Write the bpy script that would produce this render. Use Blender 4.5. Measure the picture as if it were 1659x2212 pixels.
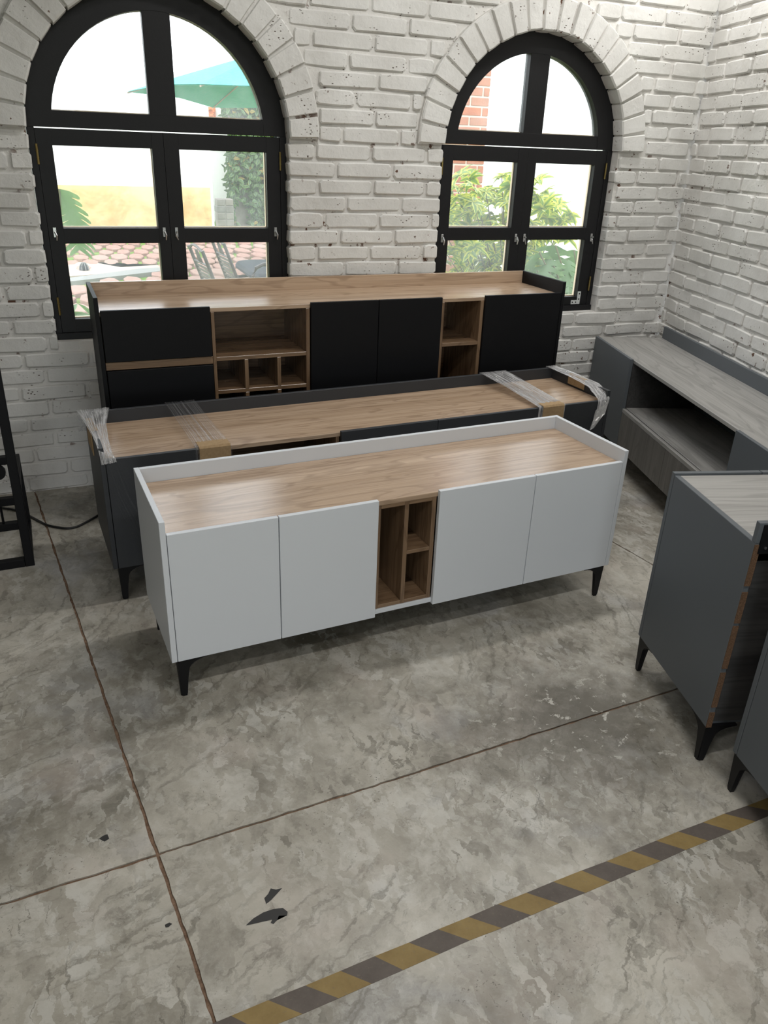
import bpy, bmesh, math, random
from mathutils import Vector, Matrix, noise
from mathutils.geometry import tessellate_polygon
import numpy as np

S = bpy.context.scene
for o in list(bpy.data.objects):
    bpy.data.objects.remove(o)
COL = S.collection

# ------------------------------------------------------------------ camera
IW, IH = 1659.0, 2212.0
FPX, PITCH, YAW, ROLL = 1678.0, 0.4407, 0.3902, 0.0395
CAM = Vector((0.0, -4.0533, 1.6796))
_cy, _sy, _cp, _sp = math.cos(YAW), math.sin(YAW), math.cos(PITCH), math.sin(PITCH)
_F = Vector((_sy * _cp, _cy * _cp, -_sp))
_r = Vector((_cy, -_sy, 0)); _u = _r.cross(_F)
_R = _r * math.cos(ROLL) + _u * math.sin(ROLL)
_U = _u * math.cos(ROLL) - _r * math.sin(ROLL)
cd = bpy.data.cameras.new('camera'); cam = bpy.data.objects.new('camera', cd); COL.objects.link(cam)
cd.sensor_fit = 'HORIZONTAL'; cd.sensor_width = 36.0; cd.lens = 36.0 * FPX / IW
cd.clip_start = 0.05; cd.clip_end = 200
m = Matrix((_R, _U, -_F)).transposed().to_4x4(); m.translation = CAM
cam.matrix_world = m
S.camera = cam

# ------------------------------------------------------------------ world, exposure, large lights
w = bpy.data.worlds.new('sky'); S.world = w; w.use_nodes = True
bg = w.node_tree.nodes['Background']
bg.inputs[0].default_value = (0.88, 0.94, 1.0, 1); bg.inputs[1].default_value = 4.2
S.view_settings.view_transform = 'Standard'; S.view_settings.look = 'None'
S.view_settings.exposure = 0.12; S.view_settings.gamma = 1.0; S.view_settings.use_curve_mapping = False

def portal(name, loc, rot, sx, sy):
    l = bpy.data.lights.new(name, 'AREA'); l.shape = 'RECTANGLE'; l.size = sx; l.size_y = sy
    l.cycles.is_portal = True
    o = bpy.data.objects.new(name, l); COL.objects.link(o); o.location = loc; o.rotation_euler = rot
    return o
HP = math.pi / 2
portal('window_daylight_portal', (0.51, 0.24, 1.53), (-HP, 0, 0), 1.2, 1.6)
portal('window_daylight_portal', (2.47, 0.24, 1.53), (-HP, 0, 0), 1.15, 1.6)
portal('doorway_daylight_portal', (-0.6, -7.95, 1.05), (HP, 0, 0), 2.0, 2.1)

# ------------------------------------------------------------------ pixel helpers (a pixel gives a direction only)
def ray(px, py):
    return _F + _R * ((px - IW / 2) / FPX) - _U * ((py - IH / 2) / FPX)
def at_z(px, py, z=0.0):
    d = ray(px, py); return CAM + d * ((z - CAM.z) / d.z)
def at_y(px, py, y=0.0):
    d = ray(px, py); return CAM + d * ((y - CAM.y) / d.y)
def project(p):
    d = Vector(p) - CAM; z = d.dot(_F)
    return (IW / 2 + FPX * d.dot(_R) / z, IH / 2 - FPX * d.dot(_U) / z, z)

# ------------------------------------------------------------------ material helpers
class NT:
    def __init__(self, name):
        self.m = bpy.data.materials.new(name); self.m.use_nodes = True
        self.t = self.m.node_tree; self.n = self.t.nodes
        self.b = self.n['Principled BSDF']; self.out = self.n['Material Output']
    def add(self, typ, ins=None, **kw):
        nd = self.n.new(typ)
        for k, v in kw.items(): setattr(nd, k, v)
        for k, v in (ins or {}).items():
            s = nd.inputs[k]
            if isinstance(v, bpy.types.NodeSocket): self.t.links.new(v, s)
            else: s.default_value = v
        return nd
    def link(self, a, b): self.t.links.new(a, b)
    def pos(self): return self.add('ShaderNodeNewGeometry').outputs['Position']
    def obj(self): return self.add('ShaderNodeTexCoord').outputs['Object']
    def mapp(self, v, scale=(1, 1, 1), rot=(0, 0, 0), loc=(0, 0, 0)):
        return self.add('ShaderNodeMapping', {'Vector': v, 'Scale': scale, 'Rotation': rot, 'Location': loc}).outputs[0]
    def noise(self, v, scale, detail=4, rough=.55, dist=0.0):
        return self.add('ShaderNodeTexNoise', {'Vector': v, 'Scale': scale, 'Detail': detail, 'Roughness': rough, 'Distortion': dist}).outputs[0]
    def vor(self, v, scale, out='Distance', feature='F1'):
        return self.add('ShaderNodeTexVoronoi', {'Vector': v, 'Scale': scale}, feature=feature).outputs[out]
    def ramp(self, f, stops):
        nd = self.add('ShaderNodeValToRGB', {'Fac': f}); e = nd.color_ramp.elements
        while len(e) < len(stops): e.new(0.5)
        for el, (p, c) in zip(e, stops):
            el.position = p; el.color = (c, c, c, 1) if isinstance(c, (int, float)) else (*c, 1)
        return nd.outputs[0]
    def mix(self, f, a, b, mode='MIX'):
        nd = self.add('ShaderNodeMix', data_type='RGBA', blend_type=mode)
        for s, v in ((nd.inputs[0], f), (nd.inputs[6], a), (nd.inputs[7], b)):
            if isinstance(v, bpy.types.NodeSocket): self.t.links.new(v, s)
            elif isinstance(v, (int, float)): s.default_value = v
            else: s.default_value = (*v, 1)
        return nd.outputs[2]
    def math(self, op, a, b=0.0):
        nd = self.add('ShaderNodeMath', operation=op)
        for s, v in zip(nd.inputs, (a, b)):
            if isinstance(v, bpy.types.NodeSocket): self.t.links.new(v, s)
            else: s.default_value = v
        return nd.outputs[0]
    def bump(self, h, strength=.3, dist=.01, normal=None):
        ins = {'Height': h, 'Strength': strength, 'Distance': dist}
        if normal is not None: ins['Normal'] = normal
        o = self.add('ShaderNodeBump', ins).outputs[0]; self.link(o, self.b.inputs['Normal']); return o
    def base(self, c, rough=.5, spec=.5, metal=0.0):
        for k, v in (('Base Color', c), ('Roughness', rough), ('Specular IOR Level', spec), ('Metallic', metal)):
            s = self.b.inputs[k]
            if isinstance(v, bpy.types.NodeSocket): self.link(v, s)
            elif isinstance(v, (int, float)): s.default_value = v
            else: s.default_value = (*v, 1)
        return self.m
MAT = {}
def lin(r, g, b):
    f = lambda c: (c / 255 / 12.92) if c / 255 <= .04045 else ((c / 255 + .055) / 1.055) ** 2.4
    return (f(r), f(g), f(b))

def m_paint(name, mortar=False):
    t = NT(name); p = t.pos()
    tone = t.noise(p, 3.0, 5, .6)
    c = t.ramp(tone, [(.3, lin(206, 204, 199) if not mortar else lin(208, 205, 200)), (.7, lin(229, 228, 224) if not mortar else lin(226, 224, 219))])
    grime = t.noise(p, 9.0, 6, .7)
    c = t.mix(t.ramp(grime, [(.58, 0.0), (.8, .35)]), c, lin(176, 170, 160))
    # chipped paint and holes showing brown clay, more of it along the wall corner
    cd_ = t.add('ShaderNodeVectorMath', {0: t.mapp(p, (1, 1, 0)), 1: (3.545, 0, 0)}, operation='DISTANCE').outputs['Value']
    cz_ = t.add('ShaderNodeSeparateXYZ', {0: p}).outputs[2]
    cor = t.math('MULTIPLY', t.ramp(cd_, [(.04, 1.0), (.13, 0.0)]), t.ramp(t.math('MULTIPLY', cz_, .5), [(.5, 1.0), (.75, 0.0)]))
    n1 = t.noise(p, 34.0 if not mortar else 18.0, 3, .6); n2 = t.noise(p, 2.2, 3, .6)
    chip = t.math('MULTIPLY', t.ramp(n1, [(.66 if not mortar else .60, 0.0), (.69 if not mortar else .65, 1.0)]), t.math('MAXIMUM', t.ramp(n2, [(.47, 0.0), (.58, 1.0)]), cor))
    c = t.mix(chip, c, lin(96, 66, 48))
    z = t.add('ShaderNodeSeparateXYZ', {0: p}).outputs[2]
    pit = t.vor(t.mapp(p, (.7, .7, 1.3)), 60.0); n3 = t.noise(p, 7.0, 2)
    pitm = t.math('MULTIPLY', t.ramp(pit, [(.14, 1.0), (.22, 0.0)]), t.ramp(n3, [(.55, 0.0), (.63, 1.0)]))
    c = t.mix(pitm, c, lin(92, 80, 70))
    t.base(c, .62, .35)
    h = t.math('ADD', t.noise(p, 40.0, 6, .65), t.math('MULTIPLY', t.noise(p, 12.0, 3), 1.3))
    h = t.math('SUBTRACT', h, t.math('MULTIPLY', pitm, 1.0))
    t.bump(h, .55 if not mortar else .7, .006)
    return t.m
MAT['brick'] = m_paint('white_painted_brick')
MAT['mortar'] = m_paint('white_painted_mortar', True)

def m_concrete():
    t = NT('worn_concrete'); p = t.pos()
    nv = t.add('ShaderNodeTexNoise', {'Vector': p, 'Scale': 9.0, 'Detail': 5.0, 'Roughness': .65}).outputs[1]
    nv = t.add('ShaderNodeVectorMath', {0: nv, 1: (.5, .5, .5)}, operation='SUBTRACT').outputs[0]
    wv = t.add('ShaderNodeVectorMath', {0: p, 1: t.add('ShaderNodeVectorMath', {0: nv, 3: .11}, operation='SCALE').outputs[0]}, operation='ADD').outputs[0]
    big = t.noise(t.mapp(p, loc=(3.3, 1.2, 0)), 1.15, 9, .68, .3)
    c = t.ramp(big, [(.34, lin(118, 113, 101)), (.5, lin(162, 157, 145)), (.63, lin(192, 187, 175))])
    def flake(scale, rot, stretch, seed):
        f = t.vor(t.mapp(wv, (stretch, 1, 1), (0, 0, rot), (seed, seed * .7, 0)), scale, 'Color')
        return t.add('ShaderNodeSeparateColor', {0: f}).outputs[0]
    fm = t.noise(p, 3.2, 7, .72, .3); fm2 = t.noise(t.mapp(p, loc=(4, 9, 0)), 4.0, 7, .72, .3)
    f1 = flake(15.0, -.5, 1.9, 0); f2 = flake(25.0, -.2, 2.2, 5); f3 = flake(9.0, -.4, 1.7, 9)
    c = t.mix(t.math('MULTIPLY', t.ramp(f1, [(.6, 0.0), (.63, .6)]), t.ramp(fm, [(.47, 0.0), (.6, 1.0)])), c, lin(206, 203, 194))
    c = t.mix(t.math('MULTIPLY', t.ramp(f2, [(.62, 0.0), (.65, .55)]), t.ramp(fm2, [(.45, 0.0), (.6, 1.0)])), c, lin(200, 198, 190))
    c = t.mix(t.math('MULTIPLY', t.ramp(f3, [(.64, 0.0), (.67, .45)]), t.ramp(fm2, [(.35, 1.0), (.55, 0.0)])), c, lin(112, 107, 96))
    c = t.mix(t.math('MULTIPLY', t.ramp(f2, [(.24, .6), (.27, 0.0)]), t.ramp(fm, [(.36, 1.0), (.5, 0.0)])), c, lin(100, 96, 85))
    sharp = t.noise(wv, 10.0, 9, .78, .1)
    c = t.mix(t.ramp(sharp, [(.52, 0.0), (.68, .42)]), c, lin(200, 197, 188))
    c = t.mix(t.ramp(sharp, [(.33, .5), (.46, 0.0)]), c, lin(106, 101, 90))
    c = t.mix(t.ramp(t.noise(p, 2.7, 5, .6, .3), [(.54, 0.0), (.68, .35)]), c, lin(180, 168, 158))
    c = t.mix(t.ramp(t.noise(t.mapp(p, loc=(7, 3, 0)), 2.1, 5, .6, .3), [(.56, 0.0), (.7, .4)]), c, lin(182, 184, 189))
    # trowel arcs and scratches
    ctr = t.add('ShaderNodeVectorMath', {0: wv, 1: (-.6, -1.0, 0)}, operation='DISTANCE').outputs['Value']
    arc = t.noise(t.add('ShaderNodeCombineXYZ', {0: t.math('MULTIPLY', ctr, 38.0), 1: t.math('MULTIPLY', big, 6.0), 2: 0.0}).outputs[0], 1.0, 3, .6)
    am = t.noise(t.mapp(p, loc=(2, 1, 0)), 1.7, 4, .6)
    c = t.mix(t.math('MULTIPLY', t.ramp(arc, [(.55, 0.0), (.66, .6)]), t.ramp(am, [(.42, 0.0), (.54, 1.0)])), c, lin(110, 106, 95))
    s1 = t.noise(t.mapp(wv, (70, 5, 1), (0, 0, -.35)), 1.0, 3, .6); s2 = t.noise(p, 2.3, 3)
    c = t.mix(t.math('MULTIPLY', t.ramp(s1, [(.62, 0.0), (.66, .6)]), t.ramp(s2, [(.5, 0.0), (.6, 1.0)])), c, lin(100, 96, 86))
    sp = t.vor(t.mapp(wv, (1, 1.6, 1), (0, 0, .4)), 60.0); sm = t.noise(p, 3.4, 4)
    c = t.mix(t.math('MULTIPLY', t.ramp(sp, [(.1, .75), (.17, 0.0)]), t.ramp(sm, [(.5, 0.0), (.58, 1.0)])), c, lin(84, 80, 70))
    # old damp stain with pale flaking, beside the grey cabinets
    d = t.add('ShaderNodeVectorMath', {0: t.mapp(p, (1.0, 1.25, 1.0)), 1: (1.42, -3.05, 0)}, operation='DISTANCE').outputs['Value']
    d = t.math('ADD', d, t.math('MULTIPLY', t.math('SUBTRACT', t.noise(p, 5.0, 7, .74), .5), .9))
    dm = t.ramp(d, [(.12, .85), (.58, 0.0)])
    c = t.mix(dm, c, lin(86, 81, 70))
    fl = t.noise(wv, 24.0, 5, .66, .3)
    c = t.mix(t.math('MULTIPLY', t.ramp(fl, [(.6, 0.0), (.63, 1.0)]), dm), c, lin(200, 197, 187))
    r = t.ramp(t.noise(p, 4.0, 7, .7), [(.3, .3), (.7, .52)])
    t.base(c, r, .5)
    t.bump(t.math('ADD', t.noise(p, 30.0, 6, .7), t.math('MULTIPLY', sharp, .8)), .16, .004)
    return t.m
MAT['concrete'] = m_concrete()

def m_wood(name, dark, mid, light, sx=1.0, rough=.27, spec=.8, axis='X'):
    t = NT(name); p = t.obj()
    inf = t.add('ShaderNodeObjectInfo').outputs['Random']
    off = t.add('ShaderNodeCombineXYZ', {0: t.math('MULTIPLY', inf, 9.0), 1: t.math('MULTIPLY', inf, 3.0), 2: 0.0}).outputs[0]
    p = t.add('ShaderNodeVectorMath', {0: p, 1: off}, operation='ADD').outputs[0]
    def S3(a, b): return (a, b, b) if axis == 'X' else (b, b, a)
    wv = t.noise(t.mapp(p, S3(.9 * sx, 7 * sx)), 1.0, 3, .5, .25)
    rings = t.math('SINE', t.math('MULTIPLY', wv, 75.0))
    band = t.noise(t.mapp(p, S3(.45, 17)), 1.0, 4, .6)
    c = t.ramp(band, [(.32, mid), (.62, light)])
    c = t.mix(t.ramp(rings, [(.55, 0.0), (1.0, .42)]), c, dark)
    fine = t.noise(t.mapp(p, S3(3.0, 210)), 1.0, 3, .6)
    c = t.mix(t.ramp(fine, [(.45, 0.0), (.75, .4)]), c, dark)
    streak = t.noise(t.mapp(p, S3(.5, 60)), 1.0, 4, .65)
    c = t.mix(t.ramp(streak, [(.52, 0.0), (.72, .6)]), c, dark)
    t.base(c, rough, spec)
    t.bump(fine, .05, .002)
    return t.m
_wd = (lin(134, 109, 87), lin(173, 147, 121), lin(198, 173, 147))
MAT['wood'] = m_wood('light_walnut_laminate', *_wd)
MAT['wood_v'] = m_wood('light_walnut_laminate_upright', *_wd, axis='Z')
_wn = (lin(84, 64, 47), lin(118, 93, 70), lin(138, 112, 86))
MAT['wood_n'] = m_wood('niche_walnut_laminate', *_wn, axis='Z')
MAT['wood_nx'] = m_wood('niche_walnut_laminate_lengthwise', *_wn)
_gw = (lin(120, 118, 114), lin(148, 146, 142), lin(172, 170, 166))
MAT['gwood'] = m_wood('grey_oak_laminate', *_gw, sx=.7, rough=.42)
MAT['gwood_d'] = m_wood('grey_oak_laminate_upright', lin(78, 75, 72), lin(98, 95, 91), lin(118, 115, 110), sx=.8, rough=.5, axis='Z')
MAT['dwood'] = m_wood('dark_oak_laminate', lin(34, 33, 33), lin(52, 51, 51), lin(68, 67, 66), rough=.5)

def simple(name, c, rough=.5, spec=.5, metal=0.0, bump=None):
    t = NT(name); t.base(c, rough, spec, metal)
    if bump:
        p = t.pos(); t.bump(t.noise(p, bump[0], 4), bump[1], .002)
    return t.m
MAT['white'] = simple('white_melamine', lin(214, 218, 222), .42, .45, bump=(400, .03))
MAT['black'] = simple('black_melamine', lin(11, 12, 15), .55, .25, bump=(400, .05))
MAT['charcoal'] = simple('charcoal_melamine', lin(54, 56, 59), .48, .4, bump=(400, .05))
MAT['grey'] = simple('slate_grey_melamine', lin(92, 97, 101), .48, .4, bump=(400, .05))
MAT['leg'] = simple('black_plastic_leg', (.005, .005, .006), .5, .25)
MAT['frame'] = simple('black_painted_wood', lin(20, 20, 22), .5, .35, bump=(60, .25))
MAT['steel'] = simple('black_painted_steel', (.005, .005, .006), .5, .2)
MAT['brass'] = simple('old_brass', lin(150, 132, 84), .4, .5, 1.0)
MAT['chrome'] = simple('dull_chrome', lin(205, 205, 205), .3, .5, 1.0)
MAT['bracket'] = simple('zinc_plated_bracket', lin(225, 228, 226), .35, .5, .3)
MAT['bead'] = simple('bare_wood_glazing_bead', lin(214, 196, 166), .7, .3)
MAT['cable'] = simple('black_rubber_cable', (.01, .01, .01), .45)
MAT['joint'] = None
def m_dirt():
    t = NT('brown_joint_dirt'); p = t.pos()
    c = t.ramp(t.noise(p, 60.0, 5, .7), [(.35, lin(104, 82, 66)), (.7, lin(150, 124, 104))])
    t.base(c, .9, .2); t.bump(t.noise(p, 200.0, 4), .5, .004); return t.m
MAT['joint'] = m_dirt()
def m_chip():
    t = NT('raw_particle_board'); p = t.pos()
    t.base(t.ramp(t.noise(p, 260.0, 4, .7), [(.35, lin(84, 64, 48)), (.7, lin(122, 95, 74))]), .85, .2); return t.m
MAT['chip'] = m_chip()
def m_card():
    t = NT('brown_cardboard'); p = t.pos()
    t.base(t.ramp(t.noise(p, 90.0, 4, .6), [(.3, lin(158, 132, 98)), (.7, lin(176, 150, 114))]), .8, .25); return t.m
MAT['card'] = m_card()
def m_glass():
    t = NT('dusty_window_glass'); p = t.pos()
    tr = t.add('ShaderNodeBsdfTransparent', {0: (1, 1, 1, 1)}).outputs[0]
    gl = t.add('ShaderNodeBsdfGlossy', {0: (1, 1, 1, 1), 'Roughness': .03}).outputs[0]
    df = t.add('ShaderNodeBsdfTranslucent', {0: (.95, .97, 1, 1)}).outputs[0]
    fr = t.add('ShaderNodeFresnel', {'IOR': 1.45}).outputs[0]
    dust = t.ramp(t.noise(p, 3.0, 6, .7), [(.3, .03), (.75, .12)])
    m1 = t.add('ShaderNodeMixShader', {0: dust, 1: tr, 2: df}).outputs[0]
    m2 = t.add('ShaderNodeMixShader', {0: t.math('MULTIPLY', fr, .7), 1: m1, 2: gl}).outputs[0]
    t.link(m2, t.out.inputs[0]); return t.m
MAT['glass'] = m_glass()
def m_film():
    t = NT('clear_stretch_film'); uv = t.add('ShaderNodeTexCoord').outputs['UV']
    st = t.noise(t.mapp(uv, (42, 1.6, 1)), 1.0, 4, .65)
    st2 = t.noise(t.mapp(uv, (16, 9, 1)), 1.0, 5, .7)
    tr = t.add('ShaderNodeBsdfTransparent', {0: (.97, .97, .97, 1)}).outputs[0]
    gl = t.add('ShaderNodeBsdfGlossy', {0: (.95, .95, .95, 1), 'Roughness': .07})
    h = t.math('ADD', st, st2)
    bm = t.add('ShaderNodeBump', {'Height': h, 'Strength': 1.0, 'Distance': .04}).outputs[0]
    t.link(bm, gl.inputs['Normal'])
    df = t.add('ShaderNodeBsdfDiffuse', {0: (.97, .97, .98, 1)}).outputs[0]  # whitish film haze, also painting in bright reflections along the streaks
    gd = t.add('ShaderNodeMixShader', {0: .35, 1: gl.outputs[0], 2: df}).outputs[0]
    f = t.ramp(h, [(.36, .1), (.62, .7)])
    f = t.ramp(t.math('MULTIPLY', h, .5), [(.40, .15), (.56, .95)])
    m2 = t.add('ShaderNodeMixShader', {0: f, 1: tr, 2: gd}).outputs[0]
    t.link(m2, t.out.inputs[0]); return t.m
MAT['film'] = m_film()
def m_film_faint(name='taut_stretch_film', k=1.0):
    t = NT(name); uv = t.add('ShaderNodeTexCoord').outputs['UV']
    st = t.noise(t.mapp(uv, (34, .5, 1)), 1.0, 3, .6)
    tr = t.add('ShaderNodeBsdfTransparent', {0: (.95, .95, .95, 1)}).outputs[0]
    gl = t.add('ShaderNodeBsdfGlossy', {0: (.9, .9, .9, 1), 'Roughness': .2})
    bm = t.add('ShaderNodeBump', {'Height': st, 'Strength': .8, 'Distance': .01}).outputs[0]
    t.link(bm, gl.inputs['Normal'])
    df = t.add('ShaderNodeBsdfDiffuse', {0: (.6, .6, .62, 1)}).outputs[0]
    gd = t.add('ShaderNodeMixShader', {0: .35, 1: gl.outputs[0], 2: df}).outputs[0]
    f = t.ramp(st, [(.45, .03 * k), (.68, .34 * k)])
    t.link(t.add('ShaderNodeMixShader', {0: f, 1: tr, 2: gd}).outputs[0], t.out.inputs[0]); return t.m
MAT['film_t'] = m_film_faint('taut_stretch_film', 1.7)
MAT['film_d'] = m_film_faint('thin_stretch_film', .2)
def m_tape(name, c0, c1):
    t = NT(name); p = t.pos()
    c = t.ramp(t.noise(p, 14.0, 6, .7), [(.3, c0), (.7, c1)])
    c = t.mix(t.ramp(t.noise(p, 140.0, 3), [(.6, 0.0), (.75, .5)]), c, lin(120, 110, 92))
    t.base(c, .6, .4); return t.m
MAT['tape_y'] = m_tape('worn_yellow_tape', lin(128, 106, 62), lin(150, 128, 80))
MAT['tape_k'] = m_tape('worn_dark_tape', lin(84, 76, 70), lin(102, 93, 86))
MAT['stain'] = simple('black_paint_mark', lin(44, 43, 42), .5)
MAT['ceiling'] = simple('ceiling_plaster', lin(160, 158, 154), .8, .2)
MAT['plain_wall'] = simple('white_plaster', lin(120, 118, 114), .8, .2)

# ------------------------------------------------------------------ mesh helpers
def link(name, me, mats, parent=None, loc=None, rot=None):
    o = bpy.data.objects.new(name, me); COL.objects.link(o)
    for mt in (mats if isinstance(mats, (list, tuple)) else [mats]):
        if mt is not None and len(me.materials) < (len(mats) if isinstance(mats, (list, tuple)) else 1):
            me.materials.append(MAT[mt] if isinstance(mt, str) else mt)
    if parent is not None: o.parent = parent
    if loc is not None: o.location = loc
    if rot is not None: o.rotation_euler = rot
    return o
def tomesh(bm, name='mesh', smooth=False):
    me = bpy.data.meshes.new(name); bm.normal_update(); bm.to_mesh(me); bm.free()
    if smooth:
        for p in me.polygons: p.use_smooth = True
    return me
def bbox(bm, x0, x1, y0, y1, z0, z1, bev=0.0):
    vs = [bm.verts.new((x, y, z)) for x in (x0, x1) for y in (y0, y1) for z in (z0, z1)]
    fs = [(0, 1, 3, 2), (4, 6, 7, 5), (0, 4, 5, 1), (2, 3, 7, 6), (0, 2, 6, 4), (1, 5, 7, 3)]
    faces = [bm.faces.new([vs[i] for i in f]) for f in fs]
    if bev:
        ed = list({e for f in faces for e in f.edges})
        bmesh.ops.bevel(bm, geom=ed, offset=bev, segments=1, affect='EDGES')
    return vs
def box(name, mt, parent, x0, x1, y0, y1, z0, z1, bev=.0012):
    """a board as its own mesh; origin at its centre so textures follow it"""
    c = ((x0 + x1) / 2, (y0 + y1) / 2, (z0 + z1) / 2)
    bm = bmesh.new(); bbox(bm, x0 - c[0], x1 - c[0], y0 - c[1], y1 - c[1], z0 - c[2], z1 - c[2], bev)
    return link(name, tomesh(bm, name), mt, parent, c)
def empty(name, loc, rz=0.0, parent=None):
    o = bpy.data.objects.new(name, None); COL.objects.link(o); o.location = loc; o.rotation_euler = (0, 0, rz)
    o.empty_display_size = .1
    if parent is not None: o.parent = parent
    return o
def tag(o, label, cat=None, group=None, kind=None):
    if label: o['label'] = label
    if cat: o['category'] = cat
    if group: o['group'] = group
    if kind: o['kind'] = kind
    return o
def tube(bm, pts, r, n=8, cap=True):
    pts = [Vector(p) for p in pts]; rings = []
    for i, p in enumerate(pts):
        t = (pts[min(i + 1, len(pts) - 1)] - pts[max(i - 1, 0)]).normalized()
        a = Vector((0, 0, 1)) if abs(t.z) < .9 else Vector((1, 0, 0))
        u = t.cross(a).normalized(); v = t.cross(u)
        rr = r[i] if isinstance(r, (list, tuple)) else r
        rings.append([bm.verts.new(p + (u * math.cos(2 * math.pi * k / n) + v * math.sin(2 * math.pi * k / n)) * rr) for k in range(n)])
    for a, b in zip(rings, rings[1:]):
        for k in range(n): bm.faces.new((a[k], a[(k + 1) % n], b[(k + 1) % n], b[k]))
    if cap:
        bm.faces.new(rings[0][::-1]); bm.faces.new(rings[-1])
def prism(bm, pts, y0, y1):
    """outline in x,z extruded along y"""
    a = [bm.verts.new((x, y0, z)) for x, z in pts]; b = [bm.verts.new((x, y1, z)) for x, z in pts]
    bm.faces.new(a); bm.faces.new(b[::-1]); n = len(pts)
    for i in range(n): bm.faces.new((a[(i + 1) % n], a[i], b[i], b[(i + 1) % n]))

# ------------------------------------------------------------------ room shell
XR = 3.545; WA = 0.2835; RTH = -HP - WA            # right wall meets the back wall at an acute corner
WIN = [dict(c=0.508, a=0.588, sill=0.762, zc=1.70), dict(c=2.470, a=0.558, sill=0.797, zc=1.70)]
MY = 0.006                                          # mortar face
ARCH_R = [0.735, 0.705]

def opening(w, n=28):
    pts = [(w['c'] - w['a'], w['sill']), (w['c'] + w['a'], w['sill'])]
    for i in range(n + 1):
        t = math.pi * i / n
        pts.append((w['c'] + w['a'] * math.cos(t), w['zc'] + w['a'] * math.sin(t)))
    return pts
def wall_back_mesh():
    outer = [(-3.2, -.02), (XR + .25, -.02), (XR + .25, 3.3), (-3.2, 3.3)]
    loops = [outer] + [opening(w) for w in WIN]
    tris = tessellate_polygon([[Vector((x, z, 0)) for x, z in l] for l in loops])
    flat = [p for l in loops for p in l]
    bm = bmesh.new()
    f = [bm.verts.new((x, MY, z)) for x, z in flat]; b = [bm.verts.new((x, .22, z)) for x, z in flat]
    for t in tris:
        bm.faces.new([f[i] for i in t]); bm.faces.new([b[i] for i in t][::-1])
    k = 0
    for l in loops:
        n = len(l)
        for i in range(n):
            bm.faces.new((f[k + i], f[k + (i + 1) % n], b[k + (i + 1) % n], b[k + i]))
        k += n
    bmesh.ops.recalc_face_normals(bm, faces=bm.faces)
    return tomesh(bm, 'wall_back')
wall_back = link('wall_back', wall_back_mesh(), 'mortar')
tag(wall_back, 'white painted brick wall with two arched window openings', 'wall', kind='structure')
bm = bmesh.new(); bbox(bm, 0, 6.6, MY, .2, -.02, 3.3)
wall_right = link('wall_right', tomesh(bm, 'wall_right'), 'mortar', None, (XR, 0, 0), (0, 0, RTH))
tag(wall_right, 'white painted brick wall behind the grey oak media cabinet', 'wall', kind='structure')

rng = random.Random(4)
def brick_mesh(w, h, seed):
    r = random.Random(seed); cr = .011
    pts = []
    for sx, sz in ((-1, -1), (1, -1), (1, 1), (-1, 1)):
        cx, cz = sx * (w / 2 - cr), sz * (h / 2 - cr)
        a0 = {(-1, -1): math.pi, (1, -1): 1.5 * math.pi, (1, 1): 0, (-1, 1): HP}[(sx, sz)]
        q = r.uniform(.35, 1.3)
        for t in (0.0, 1.0):
            a = a0 + t * HP
            pts.append((cx + sx * cr * (1 - q) * .6 + cr * q * math.cos(a), cz + sz * cr * (1 - q) * .6 + cr * q * math.sin(a)))
        if sx == -1 and sz == -1: pts.append((r.uniform(-.3, .3) * w, -h / 2 + r.uniform(-.004, .003)))
        if sx == 1 and sz == 1: pts.append((r.uniform(-.3, .3) * w, h / 2 + r.uniform(-.003, .004)))
    n = len(pts); bm = bmesh.new()
    j = [(x + r.uniform(-.002, .002), z + r.uniform(-.0018, .0018)) for x, z in pts]
    tw = r.uniform(-.006, .006)
    def yy(x, z): return tw * x / w * 2
    A = [bm.verts.new((x * (1 - .012 / w), -.0125 + yy(x, z), z * (1 - .011 / h))) for x, z in j]
    B = [bm.verts.new((x, -.0065 + yy(x, z), z)) for x, z in j]
    C = [bm.verts.new((x, .05, z)) for x, z in j]
    bm.faces.new(A[::-1] if False else A)
    for P, Q in ((A, B), (B, C)):
        for i in range(n): bm.faces.new((P[(i + 1) % n], P[i], Q[i], Q[(i + 1) % n]))
    bmesh.ops.recalc_face_normals(bm, faces=bm.faces)
    # flat front, sides shaded softly
    return tomesh(bm, 'brick')
BH, CO, BL = .0675, .08, .287
BR_FULL = [brick_mesh(BL, BH, 100 + i) for i in range(9)]
BR_HALF = [brick_mesh(.14, BH, 200 + i) for i in range(7)]
for me in BR_FULL + BR_HALF: me.materials.append(MAT['brick'])

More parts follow.
